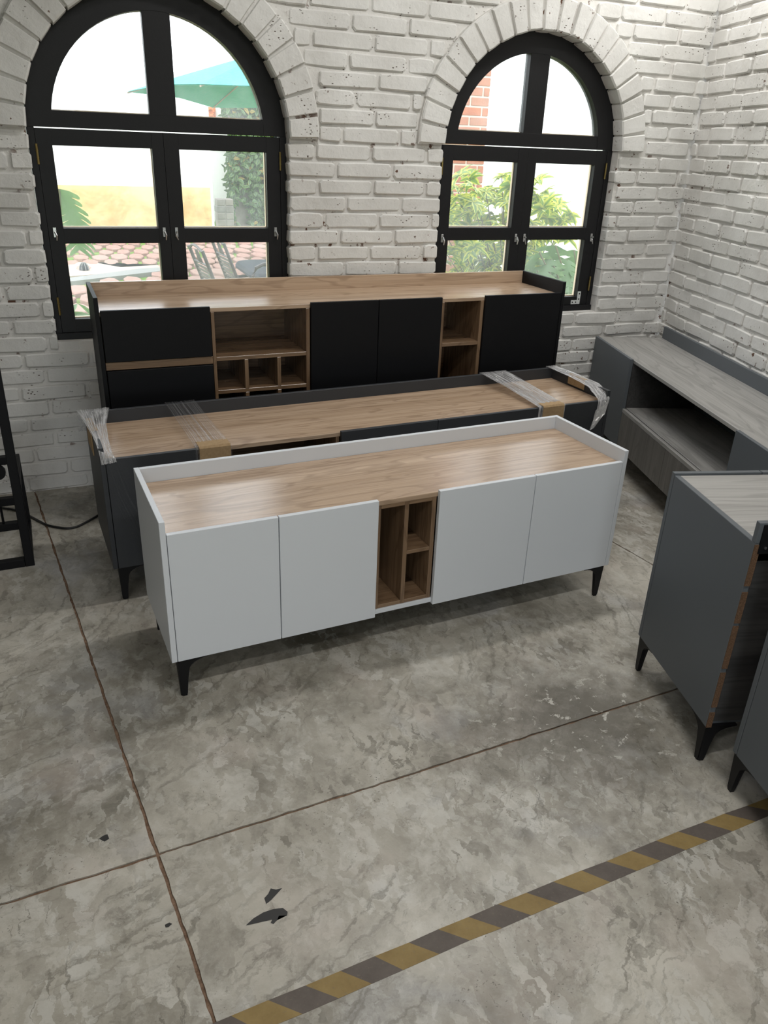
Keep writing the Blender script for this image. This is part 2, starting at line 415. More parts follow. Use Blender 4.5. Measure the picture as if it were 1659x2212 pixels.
def place_brick(parent, x0, x1, z0, dy=0.0):
    L = x1 - x0; full = L > .2
    me = rng.choice(BR_FULL if full else BR_HALF); ref = BL if full else .14
    o = bpy.data.objects.new('brick', me); COL.objects.link(o); o.parent = parent
    o.location = ((x0 + x1) / 2, MY + dy + rng.uniform(-.004, .004), z0 + CO / 2 + rng.uniform(-.002, .002))
    o.scale = (L / ref, 1, 1 + rng.uniform(-.05, .05)); o.rotation_euler = (0, rng.uniform(-.007, .007), 0)
    return o
def cut(x0, x1, z0):
    """pieces of a brick left outside the openings and arches"""
    segs = [(x0, x1)]
    for k, w in enumerate(WIN):
        z1 = z0 + CO; iv = None
        if z1 > w['sill'] + .02 and z0 + CO / 2 < 1.69: iv = (w['c'] - w['a'] + .008, w['c'] + w['a'] - .008)
        elif z0 + CO / 2 >= 1.69:
            dz = z0 + CO * .35 - w['zc']; R = ARCH_R[k] + .004
            if abs(dz) < R: hw = math.sqrt(R * R - dz * dz); iv = (w['c'] - hw, w['c'] + hw)
        if iv:
            out = []
            for a, b in segs:
                if iv[1] <= a or iv[0] >= b: out.append((a, b)); continue
                if iv[0] > a: out.append((a, iv[0]))
                if iv[1] < b: out.append((iv[1], b))
            segs = out
    return [(a, b) for a, b in segs if b - a > .03]
def visible(p, mg=30):
    x, y, z = project(p)
    return z > 0 and -mg < x < IW + mg and -mg < y < IH + mg
def lay(parent, mat_w, xs, zs, cutter, hidden):
    parts, rest = [], []
    k = 0
    for k in range(int(zs[0] / CO), int(zs[1] / CO)):
        z0 = k * CO
        x = xs[0] - .3 + (.0 if k % 2 else .15) + rng.uniform(-.02, .02) + xs[2]
        while x < xs[1]:
            x1 = x + .30 + rng.uniform(-.012, .012)
            for a, b in cutter(max(x + .007, xs[0] + .003), min(x1 - .007, xs[1] - .003), z0) if min(x1, xs[1]) - max(x, xs[0]) > .05 else []:
                c = mat_w @ Vector(((a + b) / 2, 0, z0 + .04))
                d = (c - CAM).length / math.sqrt(max(b - a, .02))
                (parts if visible(c) and not hidden(c) else rest).append((d, a, b, z0))
            x = x1
    parts.sort(); rest += parts[300:]
    for d, a, b, z0 in parts[:300]: place_brick(parent, a, b, z0)
    bm = bmesh.new()
    for d, a, b, z0 in rest:
        L = b - a; full = L > .2; me = rng.choice(BR_FULL if full else BR_HALF); n0 = len(bm.verts)
        bm.from_mesh(me); bm.verts.ensure_lookup_table()
        s = L / (BL if full else .14)
        for v in bm.verts[n0:]: v.co = Vector((v.co.x * s + (a + b) / 2, v.co.y + MY, v.co.z + z0 + CO / 2))
    if len(bm.verts):
        o = link('brickwork', tomesh(bm, 'brickwork'), 'brick', parent); o['kind'] = 'stuff'
    else: bm.free()
    return len(parts), len(rest)
hid_b = lambda c: (c.z < .93 and .3 < c.x < 2.35)
n1 = lay(wall_back, Matrix(), (-1.3, XR - .004, -.02), (0, 3.2), cut, hid_b)
RM = Matrix.Translation((XR, 0, 0)) @ Matrix.Rotation(RTH, 4, 'Z')
hid_r = lambda c: c.z < .6
n2 = lay(wall_right, RM, (.0, 3.2, .06), (0, 3.2), lambda a, b, z: [(a, b)] if b - a > .03 else [], hid_r)
print('bricks', n1, n2)

def voussoir(w, R, i, n, seed):
    r = random.Random(seed); t0 = math.pi * i / n; t1 = math.pi * (i + 1) / n; g = .0085
    bm = bmesh.new(); cx, cz = w['c'], w['zc'] - .008
    ri, ro = w['a'] - .006 + r.uniform(-.004, .003), R + r.uniform(-.008, .004)
    y0 = -.034 + r.uniform(-.005, .005)
    def P(rad, t, ins):
        tt = t + (g / rad) * ins
        return (cx + rad * math.cos(tt), cz + rad * math.sin(tt))
    q = r.uniform(-.012, .012)
    out = [P(ri, t0, .65), P((ri + ro) / 2, t0, .8), P(ro, t0 + q * .4, 1), P(ro + .002, (t0 + t1) / 2, 0), P(ro, t1 + q * .4, -1), P((ri + ro) / 2, t1, -.8), P(ri, t1, -.65), P(ri - .002, (t0 + t1) / 2, 0)]
    mx = sum(p[0] for p in out) / 8; mz = sum(p[1] for p in out) / 8
    A = [bm.verts.new((mx + (x - mx) * .91, y0, mz + (z - mz) * .91)) for x, z in out]
    B = [bm.verts.new((x, y0 + .008, z)) for x, z in out]; C = [bm.verts.new((x, .058, z)) for x, z in out]
    bm.faces.new(A)
    for U_, V_ in ((A, B), (B, C)):
        for k in range(8): bm.faces.new((U_[(k + 1) % 8], U_[k], V_[k], V_[(k + 1) % 8]))
    bm.faces.new(C)
    bmesh.ops.recalc_face_normals(bm, faces=bm.faces)
    return tomesh(bm, 'arch_brick')
for k, w_ in enumerate(WIN):
    nv = 21
    for i in range(nv):
        link('arch_brick', voussoir(w_, ARCH_R[k], i, nv, 900 + 40 * k + i), 'brick', wall_back)
    # mortar bed between and behind the arch bricks
    bm = bmesh.new(); n = 40; rings = []
    for i in range(n + 1):
        t = math.pi * i / n; c_, s_ = math.cos(t), math.sin(t); ri, ro = w_['a'], ARCH_R[k] - .003
        rings.append([bm.verts.new((w_['c'] + rr * c_, yy, w_['zc'] - .006 + rr * s_)) for rr, yy in ((ri, .05), (ri, -.017), (ro, -.017), (ro, .02))])
    for a, b in zip(rings, rings[1:]):
        for j in range(3): bm.faces.new((a[j], a[j + 1], b[j + 1], b[j]))
    bm.faces.new(rings[0]); bm.faces.new(rings[-1][::-1])
    bmesh.ops.recalc_face_normals(bm, faces=bm.faces)
    link('arch_mortar', tomesh(bm, 'arch_mortar'), 'mortar', wall_back)

# floor: dirt bed in the joints and concrete slabs
bm = bmesh.new(); bbox(bm, -3.2, 4.2, -8.0, .1, -.05, -.005)
floor = link('floor', tomesh(bm, 'floor'), 'joint'); tag(floor, 'worn grey concrete floor cut by brown dirt-filled joints', 'floor', kind='structure')
J1 = lambda y: -.2848 - .127 * y
J3 = lambda y: 2.075 - .15 * y
J2 = lambda x: -2.5235 + .0633 * x
def slab(c00, c10, c11, c01, seed):
    r = random.Random(seed); g = .0042
    cs = [Vector((*c, 0)) for c in (c00, c10, c11, c01)]; out = []
    for i in range(4):
        a, b = cs[i], cs[(i + 1) % 4]; L = (b - a).length; n = max(2, int(L / .022)); d = (b - a).normalized(); nn = Vector((-d.y, d.x, 0))
        for k in range(n):
            t = k / n; base = a.lerp(b, t); jit = 0 if k == 0 else (noise.noise(Vector((base.x * 22, base.y * 22, seed))) * .0035 + r.uniform(-.0012, .0012))
            off = g + jit
            if k == 0:
                pd = (a - cs[i - 1]).normalized(); pn = Vector((-pd.y, pd.x, 0)); out.append(base + nn * g + pn * g)
            else: out.append(base + nn * off)
    tris = tessellate_polygon([out]); bm = bmesh.new()
    T = [bm.verts.new((p.x, p.y, 0)) for p in out]; Bv = [bm.verts.new((p.x, p.y, -.012)) for p in out]
    for t in tris: bm.faces.new([T[i] for i in t])
    n = len(out)
    for i in range(n): bm.faces.new((T[i], Bv[i], Bv[(i + 1) % n], T[(i + 1) % n]))
    bmesh.ops.recalc_face_normals(bm, faces=bm.faces)
    return tomesh(bm, 'concrete_slab')
def jx(fn, y): return (fn(y), y)
def j2pt(fn):
    y = -2.5
    for _ in range(8): y = J2(fn(y))
    return (fn(y), y)
p12, p32 = j2pt(J1), j2pt(J3)
FX0, FX1, FY1, FY0 = -3.2, 4.1, .05, -7.9
for i, q in enumerate([((FX0, J2(FX0)), p12, (J1(FY1), FY1), (FX0, FY1)), (p12, p32, (J3(FY1), FY1), (J1(FY1), FY1)), (p32, (FX1, J2(FX1)), (FX1, FY1), (J3(FY1), FY1)),
                       ((FX0, FY0), (J1(FY0), FY0), p12, (FX0, J2(FX0))), ((J1(FY0), FY0), (J3(FY0), FY0), p32, p12), ((J3(FY0), FY0), (FX1 + 1, FY0), (FX1, J2(FX1)), p32)]):
    link('concrete_slab', slab(*q, 11 + i), 'concrete', floor)
# black paint marks left on the floor
def blot(pix, name='paint_mark'):
    bm = bmesh.new(); bm.faces.new([bm.verts.new((*at_z(x, y).xy, .0006)) for x, y in pix][::-1])
    bmesh.ops.triangulate(bm, faces=bm.faces); bmesh.ops.recalc_face_normals(bm, faces=bm.faces)
    return link(name, tomesh(bm, name), 'stain', floor)
k = 2.37
blot([(400 + x / k, 1640 + y / k) for x, y in ((405, 712), (425, 690), (438, 662), (465, 668), (497, 660), (470, 690), (440, 722), (415, 742))])
blot([(400 + x / k, 1640 + y / k) for x, y in ((310, 852), (350, 815), (400, 785), (450, 768), (500, 762), (525, 782), (522, 800), (480, 802), (470, 825), (452, 845), (438, 838), (445, 822), (400, 832), (345, 845))])
blot([(222, 1806), (232, 1802), (236, 1812), (226, 1818), (214, 1812)]); blot([(356, 1998), (366, 1993), (372, 1996), (364, 2003), (358, 2004)])

# ceiling and the unseen walls
bm = bmesh.new(); bbox(bm, -3.3, 4.4, -8.1, .3, 3.3, 3.4); ceil = link('ceiling', tomesh(bm), 'ceiling'); tag(ceil, 'plain pale plaster ceiling', 'ceiling', kind='structure')
bm = bmesh.new(); bbox(bm, -3.4, -3.2, -8.0, .22, -.05, 3.3); o = link('wall_left', tomesh(bm), 'plain_wall'); tag(o, 'plain grey wall on the unseen left side', 'wall', kind='structure')
bm = bmesh.new()
for x0, x1, z0, z1 in ((-3.4, -1.6, -.05, 3.3), (.4, 4.4, -.05, 3.3), (-1.6, .4, 2.1, 3.3)): bbox(bm, x0, x1, -8.1, -7.95, z0, z1)
o = link('wall_rear', tomesh(bm), 'plain_wall'); tag(o, 'plain grey rear wall with a wide open doorway', 'wall', kind='structure')

# ------------------------------------------------------------------ windows
FY = .060
def arc_pts(c, zc, r, t0, t1, n): return [(c + r * math.cos(t0 + (t1 - t0) * i / n), zc + r * math.sin(t0 + (t1 - t0) * i / n)) for i in range(n + 1)]
def solid(name, pts, mt, parent, y0, y1, bev=.002):
    bm = bmesh.new(); prism(bm, pts, y0, y1)
    bmesh.ops.recalc_face_normals(bm, faces=bm.faces)
    return link(name, tomesh(bm, name), mt, parent)
def ring(name, mt, parent, c, zc, r0, r1, t0, t1, y0, y1, n=36):
    bm = bmesh.new(); rg = []
    for i in range(n + 1):
        t = t0 + (t1 - t0) * i / n; cc, ss = math.cos(t), math.sin(t)
        rg.append([bm.verts.new((c + rr * cc, yy, zc + rr * ss)) for rr, yy in ((r0, y0), (r1, y0), (r1, y1), (r0, y1))])
    for a, b in zip(rg, rg[1:]):
        for j in range(4): bm.faces.new((a[j], a[(j + 1) % 4], b[(j + 1) % 4], b[j]))
    bm.faces.new(rg[0]); bm.faces.new(rg[-1][::-1]); bmesh.ops.recalc_face_normals(bm, faces=bm.faces)
    return link(name, tomesh(bm, name), mt, parent)
def pane(parent, pts, y=.094):
    bm = bmesh.new(); prism(bm, pts, y, y + .003); bmesh.ops.triangulate(bm, faces=[f for f in bm.faces if len(f.verts) > 4])
    bmesh.ops.recalc_face_normals(bm, faces=bm.faces)
    return link('pane', tomesh(bm, 'pane'), 'glass', parent)
def window(idx, w, g):
    """g: geometry read off the photograph (x of stiles, z of rails)"""
    root = empty('window_%d' % (idx + 1), (0, 0, 0)); c, a, sill, zc = w['c'], w['a'], w['sill'], w['zc']
    D = .115
    for s in (-1, 1):
        x0, x1 = sorted((c + s * (a - .002), c + s * (a - .034))); box('jamb', 'frame', root, x0, x1, FY, D, sill + .03, zc)
    box('sill_rail', 'frame', root, c - a + .002, c + a - .002, FY - .012, D, sill + .001, sill + .032)
    ring('arch_frame', 'frame', root, c, zc, g['ri'], a - .002, 0, math.pi, FY, D)
    box('transom', 'frame', root, c - g['ri'] - .002, c + g['ri'] + .002, FY + .0015, D, 1.7002, 1.768)
    zt = zc + math.sqrt(g['ri'] ** 2 - .06 ** 2)
    box('mullion', 'frame', root, g['m0'], g['m1'], FY + .002, D, 1.766, zt + .01)
    for s in (-1, 1):
        x_in = g['m0'] if s < 0 else g['m1']
        # quarter-round light
        zb = 1.768; t_end = math.asin((zb - zc) / g['ri']); xd = x_in - c; t_top = math.acos(xd / g['ri'])
        if s > 0: arc = arc_pts(c, zc, g['ri'] + .006, t_end, t_top, 14); pts = [(x_in - .004, zb - .004)] + [(arc[0][0], zb - .004)] + arc + [(x_in - .004, arc[-1][1])]
        else: arc = arc_pts(c, zc, g['ri'] + .006, t_top, math.pi - t_end, 14); pts = [(x_in + .004, zb - .004), (x_in + .004, arc[0][1])] + arc + [(arc[-1][0], zb - .004)]
        pane(root, pts)
        box('glazing_bead', 'bead', root, min(pts[0][0], arc[0][0] if s > 0 else arc[-1][0]), max(pts[0][0], arc[0][0] if s > 0 else arc[-1][0]), .0975, .112, zb - .001, zb + .005, 0)
        sash = empty('casement_sash', (0, 0, 0), 0, root)
        if s < 0: x0, x1, xi0, xi1 = c - a + .0343, g['meet'] - .0004, g['p'][0], g['p'][1]
        else: x0, x1, xi0, xi1 = g['meet'] + .0004, c + a - .0343, g['p'][2], g['p'][3]
        z0, z1 = sill + .0325, 1.6955
        y0, y1 = FY + (.0 if s < 0 else .003), .105
        box('stile', 'frame', sash, x0, xi0, y0, y1, z0, z1); box('stile', 'frame', sash, xi1, x1, y0, y1, z0, z1)
        for a0, a1 in ((g['z'][0], z1), (g['z'][2], g['z'][1]), (z0, g['z'][3])): box('rail', 'frame', sash, xi0 - .002, xi1 + .002, y0 + .001, y1, a0, a1)
        for a0, a1 in ((g['z'][1], g['z'][0]), (g['z'][3], g['z'][2])): pane(sash, [(xi0 - .004, a0 - .004), (xi1 + .004, a0 - .004), (xi1 + .004, a1 + .004), (xi0 - .004, a1 + .004)])
        for a0, a1 in ((g['z'][1], g['z'][0]), (g['z'][3], g['z'][2])):
            box('glazing_bead', 'bead', sash, xi0, xi1, .0975, .112, a0 - .001, a0 + .0055, 0); box('glazing_bead', 'bead', sash, xi1 - .004, xi1 + .001, .0975, .112, a0 + .0055, a1, 0)
        hx = x0 if s < 0 else x1
        for hz in (1.59, sill + .16):
            bm = bmesh.new(); tube(bm, [(hx, FY - .004, hz - .042), (hx, FY - .004, hz + .042)], .0055, 8)
            for q in (-.014, .014): tube(bm, [(hx, FY - .004, hz + q - .001), (hx, FY - .004, hz + q + .001)], .0068, 8)
            link('hinge', tomesh(bm, 'hinge'), 'brass', sash)
        # lever catches on the middle rail
        for lx in (x0 + .028, (x1 if s < 0 else x1) - .028) if s < 0 else (x0 + .03, x1 - .03):
            zz = g['z'][1] - .018 if idx == 0 else g['z'][2] + .012
            bm = bmesh.new(); bbox(bm, lx - .007, lx + .007, y0 - .004, y0, zz - .022, zz + .022, .001)
            tube(bm, [(lx, y0, zz + .004), (lx, y0 - .018, zz + .004)], .005, 8)
            tube(bm, [(lx, y0 - .017, zz + .004), (lx + rng.choice((-1, 1)) * .006, y0 - .022, zz - .012), (lx + .004, y0 - .018, zz - .034)], [.005, .0045, .003], 8)
            link('catch', tomesh(bm, 'catch'), 'chrome', sash)
    return root
W1 = window(0, WIN[0], dict(ri=.477, m0=.454, m1=.575, meet=.506, p=(.021, .452, .576, .994), z=(1.627, 1.277, 1.209, .857)))
tag(W1, 'larger black arched window looking onto the patio chairs and green parasol', 'window', kind='structure')
W2 = window(1, WIN[1], dict(ri=.447, m0=2.426, m1=2.545, meet=2.471, p=(2.012, 2.408, 2.529, 2.921), z=(1.620, 1.280, 1.213, .879)))
tag(W2, 'smaller black arched window looking onto the yellow-green shrub', 'window', kind='structure')
# corner bracket screwed to the lower corner of the second window
bm = bmesh.new(); bx_, bz_ = 2.925, .835
prism(bm, [(bx_ - .045, bz_), (bx_ + .0, bz_), (bx_ + .018, bz_ + .0), (bx_ + .018, bz_ + .075), (bx_ - .002, bz_ + .075), (bx_ - .002, bz_ + .024), (bx_ - .045, bz_ + .024)], FY - .002, FY + .003)
bmesh.ops.recalc_face_normals(bm, faces=bm.faces); br = link('corner_bracket', tomesh(bm), 'bracket', W2)
for q in ((-.035, .012), (-.012, .012), (.008, .03), (.008, .062)):
    bm = bmesh.new(); tube(bm, [(bx_ + q[0], FY - .0035, bz_ + q[1]), (bx_ + q[0], FY - .001, bz_ + q[1])], .0045, 8); link('screw', tomesh(bm), 'steel', br)

# ------------------------------------------------------------------ cabinets
T = .018
def leg_mesh(sx, sy, h, fl=.1):
    """corner leg: two tapering wings with a curved inner edge, meeting in a rounded foot"""
    bm = bmesh.new(); th = .012
    prof = [(0, h), (fl, h), (fl, h - .006)]
    for i in range(1, 7):
        t = i / 6 * HP; prof.append((fl - (fl - .036) * math.sin(t), h - .006 - (.040) * (1 - math.cos(t))))
    prof += [(.030, h * .42), (.0255, .012), (.023, .0), (.010, .0), (.006, .010)]
    for ax in (0, 1):
        a = []; b = []
        for u, z in prof:
            k = .004 * (1 - z / h)
            p = (u, k) if ax == 0 else (k, u); q = (u, k + th) if ax == 0 else (k + th, u)
            a.append(bm.verts.new((sx * p[0], sy * p[1], z))); b.append(bm.verts.new((sx * q[0], sy * q[1], z)))
        bm.faces.new(a); bm.faces.new(b[::-1]); n = len(prof)
        for i in range(n): bm.faces.new((a[(i + 1) % n], a[i], b[i], b[(i + 1) % n]))
    # solid tapering core
    rings = []
    for z, r in ((0, .007), (.012, .0095), (h * .5, .012), (h, .016)):
        rings.append([bm.verts.new((sx * (.005 + r + r * math.cos(t * math.pi / 4)), sy * (.005 + r + r * math.sin(t * math.pi / 4)), z)) for t in range(8)])
    for p, q in zip(rings, rings[1:]):
        for i in range(8): bm.faces.new((p[i], p[(i + 1) % 8], q[(i + 1) % 8], q[i]))
    bm.faces.new(rings[0])
    bmesh.ops.recalc_face_normals(bm, faces=bm.faces)
    return tomesh(bm, 'leg')
def legs(root, L, D, h, ins=.018):
    for sx, x in ((1, ins), (-1, L - ins)):
        for sy, y in ((1, .006), (-1, D - .006)):
            link('leg', leg_mesh(sx, sy, h), 'leg', root, (x, y, 0))

# --- white sideboard in front
W = dict(x=.1644, y=-1.9114, r=.0643, L=1.778, D=.46, T=.6505, lg=.147)
wr = empty('sideboard', (W['x'], W['y'], 0), W['r']); tag(wr, 'white sideboard with walnut tray top and narrow wooden bottle niche', 'sideboard')
L, D, TT, lg = W['L'], W['D'], W['T'], W['lg']; zt = .597; dt = .606
box('side_panel', 'white', wr, 0, T, 0, D, lg, TT); box('side_panel', 'white', wr, L - T, L, 0, D, lg, TT)
box('back_panel', 'white', wr, T, L - T, D - T, D, lg, TT - .0005)
box('top_board', 'wood', wr, T, L - T, .018, D - T, zt - T, zt)
box('bottom_board', 'white', wr, T, L - T, .014, D - T, lg + .004, lg + T + .004)
for x0, x1 in ((T + .002, .3675), (.3705, .7187), (.9519, 1.3530), (1.3560, L - T - .002)): box('door', 'white', wr, x0, x1, 0, T - .001, lg, dt)
nb = lg + T + .004
for x0, x1 in ((.7205, .7365), (.827, .843), (.934, .950)): box('niche_upright', 'wood_n', wr, x0, x1, .019, .40, nb, zt - T)
for x0, x1, z in ((.7365, .827, zt - 2 * T + .004), (.843, .934, zt - 2 * T + .004), (.7365, .827, nb), (.843, .934, nb), (.843, .934, .370)): box('niche_shelf', 'wood_nx', wr, x0, x1, .0195, .40, z, z + .015)
box('niche_back', 'wood_n', wr, .7205, .950, .40, .408, nb, zt - T)
for x0, x1 in ((T, .7205), (.950, L - T)): box('inner_back', 'white', wr, x0, x1, .40, .408, nb, zt - T)
legs(wr, L, D, lg)

# --- charcoal media cabinet behind it
Mm = dict(x=.0332, y=-1.2283, r=.0658, L=2.358, D=.463, T=.6486, lg=.147)
mr = empty('sideboard', (Mm['x'], Mm['y'], 0), Mm['r']); tag(mr, 'long charcoal sideboard with walnut tray top wrapped in film and cardboard', 'sideboard')
L, D, TT = Mm['L'], Mm['D'], Mm['T']; zt = .594; dt = .602
box('side_panel', 'charcoal', mr, 0, T, 0, D, lg, TT); box('side_panel', 'charcoal', mr, L - T, L, 0, D, lg, TT)
box('back_panel', 'charcoal', mr, T, L - T, D - T, D, lg, TT - .0005)
box('top_board', 'wood', mr, T, L - T, .018, D - T, zt - T, zt)
box('bottom_board', 'charcoal', mr, T, L - T, .014, D - T, lg + .004, nb)
for x0, x1 in ((T + .002, .357), (.953, 1.409), (1.411, 1.955), (1.958, L - T - .002)): box('door', 'charcoal', mr, x0, x1, 0, T - .001, lg, dt)
for x0, x1 in ((.359, .375), (.935, .951)): box('niche_upright', 'wood_n', mr, x0, x1, .019, .41, nb, zt - T)
for z in (nb, .36): box('niche_shelf', 'wood_nx', mr, .375, .935, .0195, .41, z, z + T)
box('niche_back', 'wood_nx', mr, .359, .951, .41, .418, nb, zt - T)
legs(mr, L, D, lg)

# --- tall black sideboard under the windows
Bb = dict(x=.0978, y=-.5013, r=.0269, L=2.391, D=.42, T=1.055, lg=.147)
br_ = empty('sideboard', (Bb['x'], Bb['y'], 0), Bb['r']); tag(br_, 'tall black sideboard with walnut top, drawers and cubby holes under the windows', 'sideboard')
L, D, TT = Bb['L'], Bb['D'], Bb['T']; zt = .990; dt = .999
box('side_panel', 'black', br_, 0, T, 0, D, lg, TT); box('side_panel', 'black', br_, L - T, L, 0, D, lg, TT)
box('back_panel', 'wood', br_, T, L - T, D - T, D, lg, TT - .0005)
box('top_board', 'wood', br_, T, L - T, .018, D - T, zt - T, zt)
box('bottom_board', 'black', br_, T, L - T, .014, D - T, lg + .004, nb)
for z0, z1 in ((.776, dt), (.500, .735), (lg, .460)): box('drawer_front', 'black', br_, T + .004, .488, 0, T - .001, z0, z1)
for z0, z1 in ((.738, .773), (.463, .497)): box('finger_rail', 'wood_nx', br_, T + .002, .490, .010, .03, z0, z1)
for x0, x1 in ((.962, 1.308), (1.311, 1.656), (1.906, L - T - .003)): box('door', 'black', br_, x0, x1, 0, T - .001, lg, dt)
for x0, x1 in ((.492, .507), (.941, .960), (1.660, 1.676), (1.885, 1.904)): box('niche_upright', 'wood_n', br_, x0, x1, .012, .385, nb, zt - T)
for z in (.748, .590, .430, nb): box('niche_shelf', 'wood_nx', br_, .507, .941, .013, .385, z, z + T)
for x0, x1 in ((.638, .656), (.796, .814)):
    for z0, z1 in ((.608, .748), (.448, .590), (nb + T, .430)): box('divider', 'wood_n', br_, x0, x1, .0125, .385, z0, z1)
for z in (.746, .44, nb): box('niche_shelf', 'wood_nx', br_, 1.676, 1.885, .013, .385, z, z + T)
box('niche_back', 'wood_nx', br_, .492, .960, .385, .393, nb, zt - T); box('niche_back', 'wood_nx', br_, 1.660, 1.904, .385, .393, nb, zt - T)
legs(br_, L, D, lg)

# --- grey oak media cabinet along the right wall
gr = empty('media_cabinet', (3.026, -.0428, 0), -1.8548); tag(gr, 'slate grey media cabinet with grey oak top and open shelf along the wall', 'cabinet')
L, D, TT = 2.30, .4475, .6536; lgG = .143; zt = .650
box('side_panel', 'grey', gr, .001, T, .02, D, lgG, zt - T); box('side_panel', 'grey', gr, L - T, L, .02, D, lgG, zt - T)
box('top_board', 'gwood', gr, 0, L, .021, D - T, zt - T, zt); box('back_panel', 'grey', gr, 0, L, D - T, D, lgG, .722)
box('bottom_board', 'gwood', gr, T, L - T, .02, D - T, lgG + .002, lgG + T)
box('door', 'grey', gr, 0, .581, 0, T, lgG, .655); box('door', 'grey', gr, 1.756, L, 0, T, lgG, .655)
for x0 in (.562, 1.758): box('upright', 'dwood', gr, x0, x0 + T, .02, D - T, lgG + T, zt - T)
box('shelf', 'gwood', gr, .58, 1.758, .024, D - T, .357, .375); box('shelf_lip', 'gwood', gr, .585, 1.752, .0, .018, .352, .373)
for x0, x1 in ((.585, 1.178), (1.181, 1.753)): box('drawer_front', 'gwood_d', gr, x0, x1, .001, T, lgG, .3515)
legs(gr, L, D, lgG)

# --- two grey cabinets seen from the back, at the right
def low_cabinet(name, label, x, y, r, L, D, TT, lg, flip=False):
    root = empty(name, (x, y, 0), r); tag(root, label, 'cabinet', None)
    n = bmesh.new()
    # side panel with cut-outs along its raw back edge
    box('side_panel', 'grey', root, 0, T, .003, D - T - .002, lg, TT); box('side_panel', 'grey', root, L - T, L, .003, D - T - .002, lg, TT)
    pts = [0, .012]
    z = lg; segs = [(lg, lg + .055), (lg + .075, lg + .20), (lg + .215, lg + .36), (lg + .37, lg + .47), (lg + .49, TT - .004)]
    for z0, z1 in segs: box('raw_edge', 'chip', root, .0006, T - .0006, .0, .0032, z0, z1, 0)
    box('back_board', 'dwood', root, T, L - T, .012, .016, lg + .012, TT - .06)
    box('top_board', 'gwood', root, T, L - T, .003, D - T - .004, TT - T, TT - .0005); box('bottom_board', 'grey', root, T, L - T, .016, D - T - .002, lg, lg + T)
    box('back_rail', 'grey', root, 0, L, .002, .020, TT, TT + .06); box('rail_back', 'black', root, .012, L - .012, -.0015, .0018, TT - .03, TT + .055, 0)
    for x0, x1 in ((0, L / 2 - .0015), (L / 2 + .0015, L)): box('door', 'grey', root, x0, x1, D - T, D, lg, TT + .006)
    for zx in (TT - .012,):
        bm = bmesh.new(); tube(bm, [(.03, -.004, zx), (.03, 0, zx)], .004, 8); link('screw', tomesh(bm), 'chrome', root)
    legs(root, L, D, lg, .004)
    return root
low_cabinet('low_cabinet', 'slate grey cabinet with grey oak top and raw brown back edge', 1.6148, -2.7241, -.2546, .60, .492, .7595, .139)
r2 = -.2251; D2 = .492
low_cabinet('low_cabinet', 'slate grey cabinet standing on the end of the striped floor tape', 1.6241 + math.sin(r2) * D2, -2.8233 - math.cos(r2) * D2, r2, .60, D2, .7595, .134)

# ------------------------------------------------------------------ wrapping on the charcoal cabinet
MM = Matrix.Translation((Mm['x'], Mm['y'], 0)) @ Matrix.Rotation(Mm['r'], 4, 'Z')
def film(name, rows, mt, label, amp=.003, nu=18, sub=5, seed=0):
    """rows: list of (left point, right point) in cabinet space along the band"""
    bm = bmesh.new(); uvl = bm.loops.layers.uv.new('UVMap'); grid = []; fine = []
    for i in range(len(rows) - 1):
        for s in range(sub):
            t = s / sub; fine.append((Vector(rows[i][0]).lerp(Vector(rows[i + 1][0]), t), Vector(rows[i][1]).lerp(Vector(rows[i + 1][1]), t)))
    fine.append((Vector(rows[-1][0]), Vector(rows[-1][1])))
    nv = len(fine)
    for j, (a, b) in enumerate(fine):
        row = []
        for i in range(nu + 1):
            t = i / nu; p = a.lerp(b, t); h = noise.noise(Vector((t * 14 + seed, j * .35, seed))) * amp + noise.noise(Vector((t * 40, j * .2, seed + 3))) * amp * .6
            row.append((bm.verts.new(p + Vector((0, -abs(h) * .4, abs(h)))), t, j / (nv - 1)))
        grid.append(row)
    for j in range(nv - 1):
        for i in range(nu):
            q = [grid[j][i], grid[j][i + 1], grid[j + 1][i + 1], grid[j + 1][i]]
            f = bm.faces.new([v[0] for v in q])
            for lp, v in zip(f.loops, q): lp[uvl].uv = (v[1], v[2])
    o = link(name, tomesh(bm, name, True), mt, None); o.matrix_world = MM
    tag(o, label, 'plastic film'); return o
film('stretch_film', [((-.03, .475, .56), (.10, .475, .56)), ((-.028, .468, .653), (.10, .468, .653)), ((-.012, .26, .654), (.062, .26, .650)), ((-.003, .12, .652), (.050, .12, .640)), ((-.002, .012, .6515), (.050, .03, .612)), ((.0, -.004, .640), (.056, -.004, .606)), ((.004, -.005, .585), (.058, -.005, .590))],
     'film', 'crumpled shiny stretch film over the end nearest the black metal rack', .006, seed=1)
film('stretch_film', [((.005, -.004, .60), (.085, -.004, .60)), ((.03, -.005, .45), (.13, -.005, .45)), ((.075, -.005, .30), (.20, -.005, .30)), ((.12, -.005, .155), (.27, -.005, .155))],
     'film_d', 'faint taut stretch film slanting down the front of the charcoal sideboard', .002, seed=2)
film('stretch_film', [((.325, .470, .54), (.455, .470, .54)), ((.325, .468, .652), (.455, .468, .652)), ((.335, .25, .632), (.468, .25, .632)), ((.345, .03, .611), (.488, .03, .611)), ((.347, -.0035, .606), (.490, -.0035, .606)), ((.347, -.004, .50), (.490, -.004, .50))],
     'film_t', 'taut clear film band crossing the walnut top beside the open niche', .0015, seed=3)
film('stretch_film', [((1.90, .470, .54), (2.06, .470, .54)), ((1.90, .468, .652), (2.06, .468, .652)), ((1.925, .25, .634), (2.07, .25, .634)), ((1.935, .03, .612), (2.085, .03, .612)), ((1.94, -.0035, .607), (2.09, -.0035, .607)), ((1.94, -.004, .50), (2.09, -.004, .50))],
     'film', 'streaky shiny film band crossing the walnut top near the grey media cabinet', .0025, seed=4)
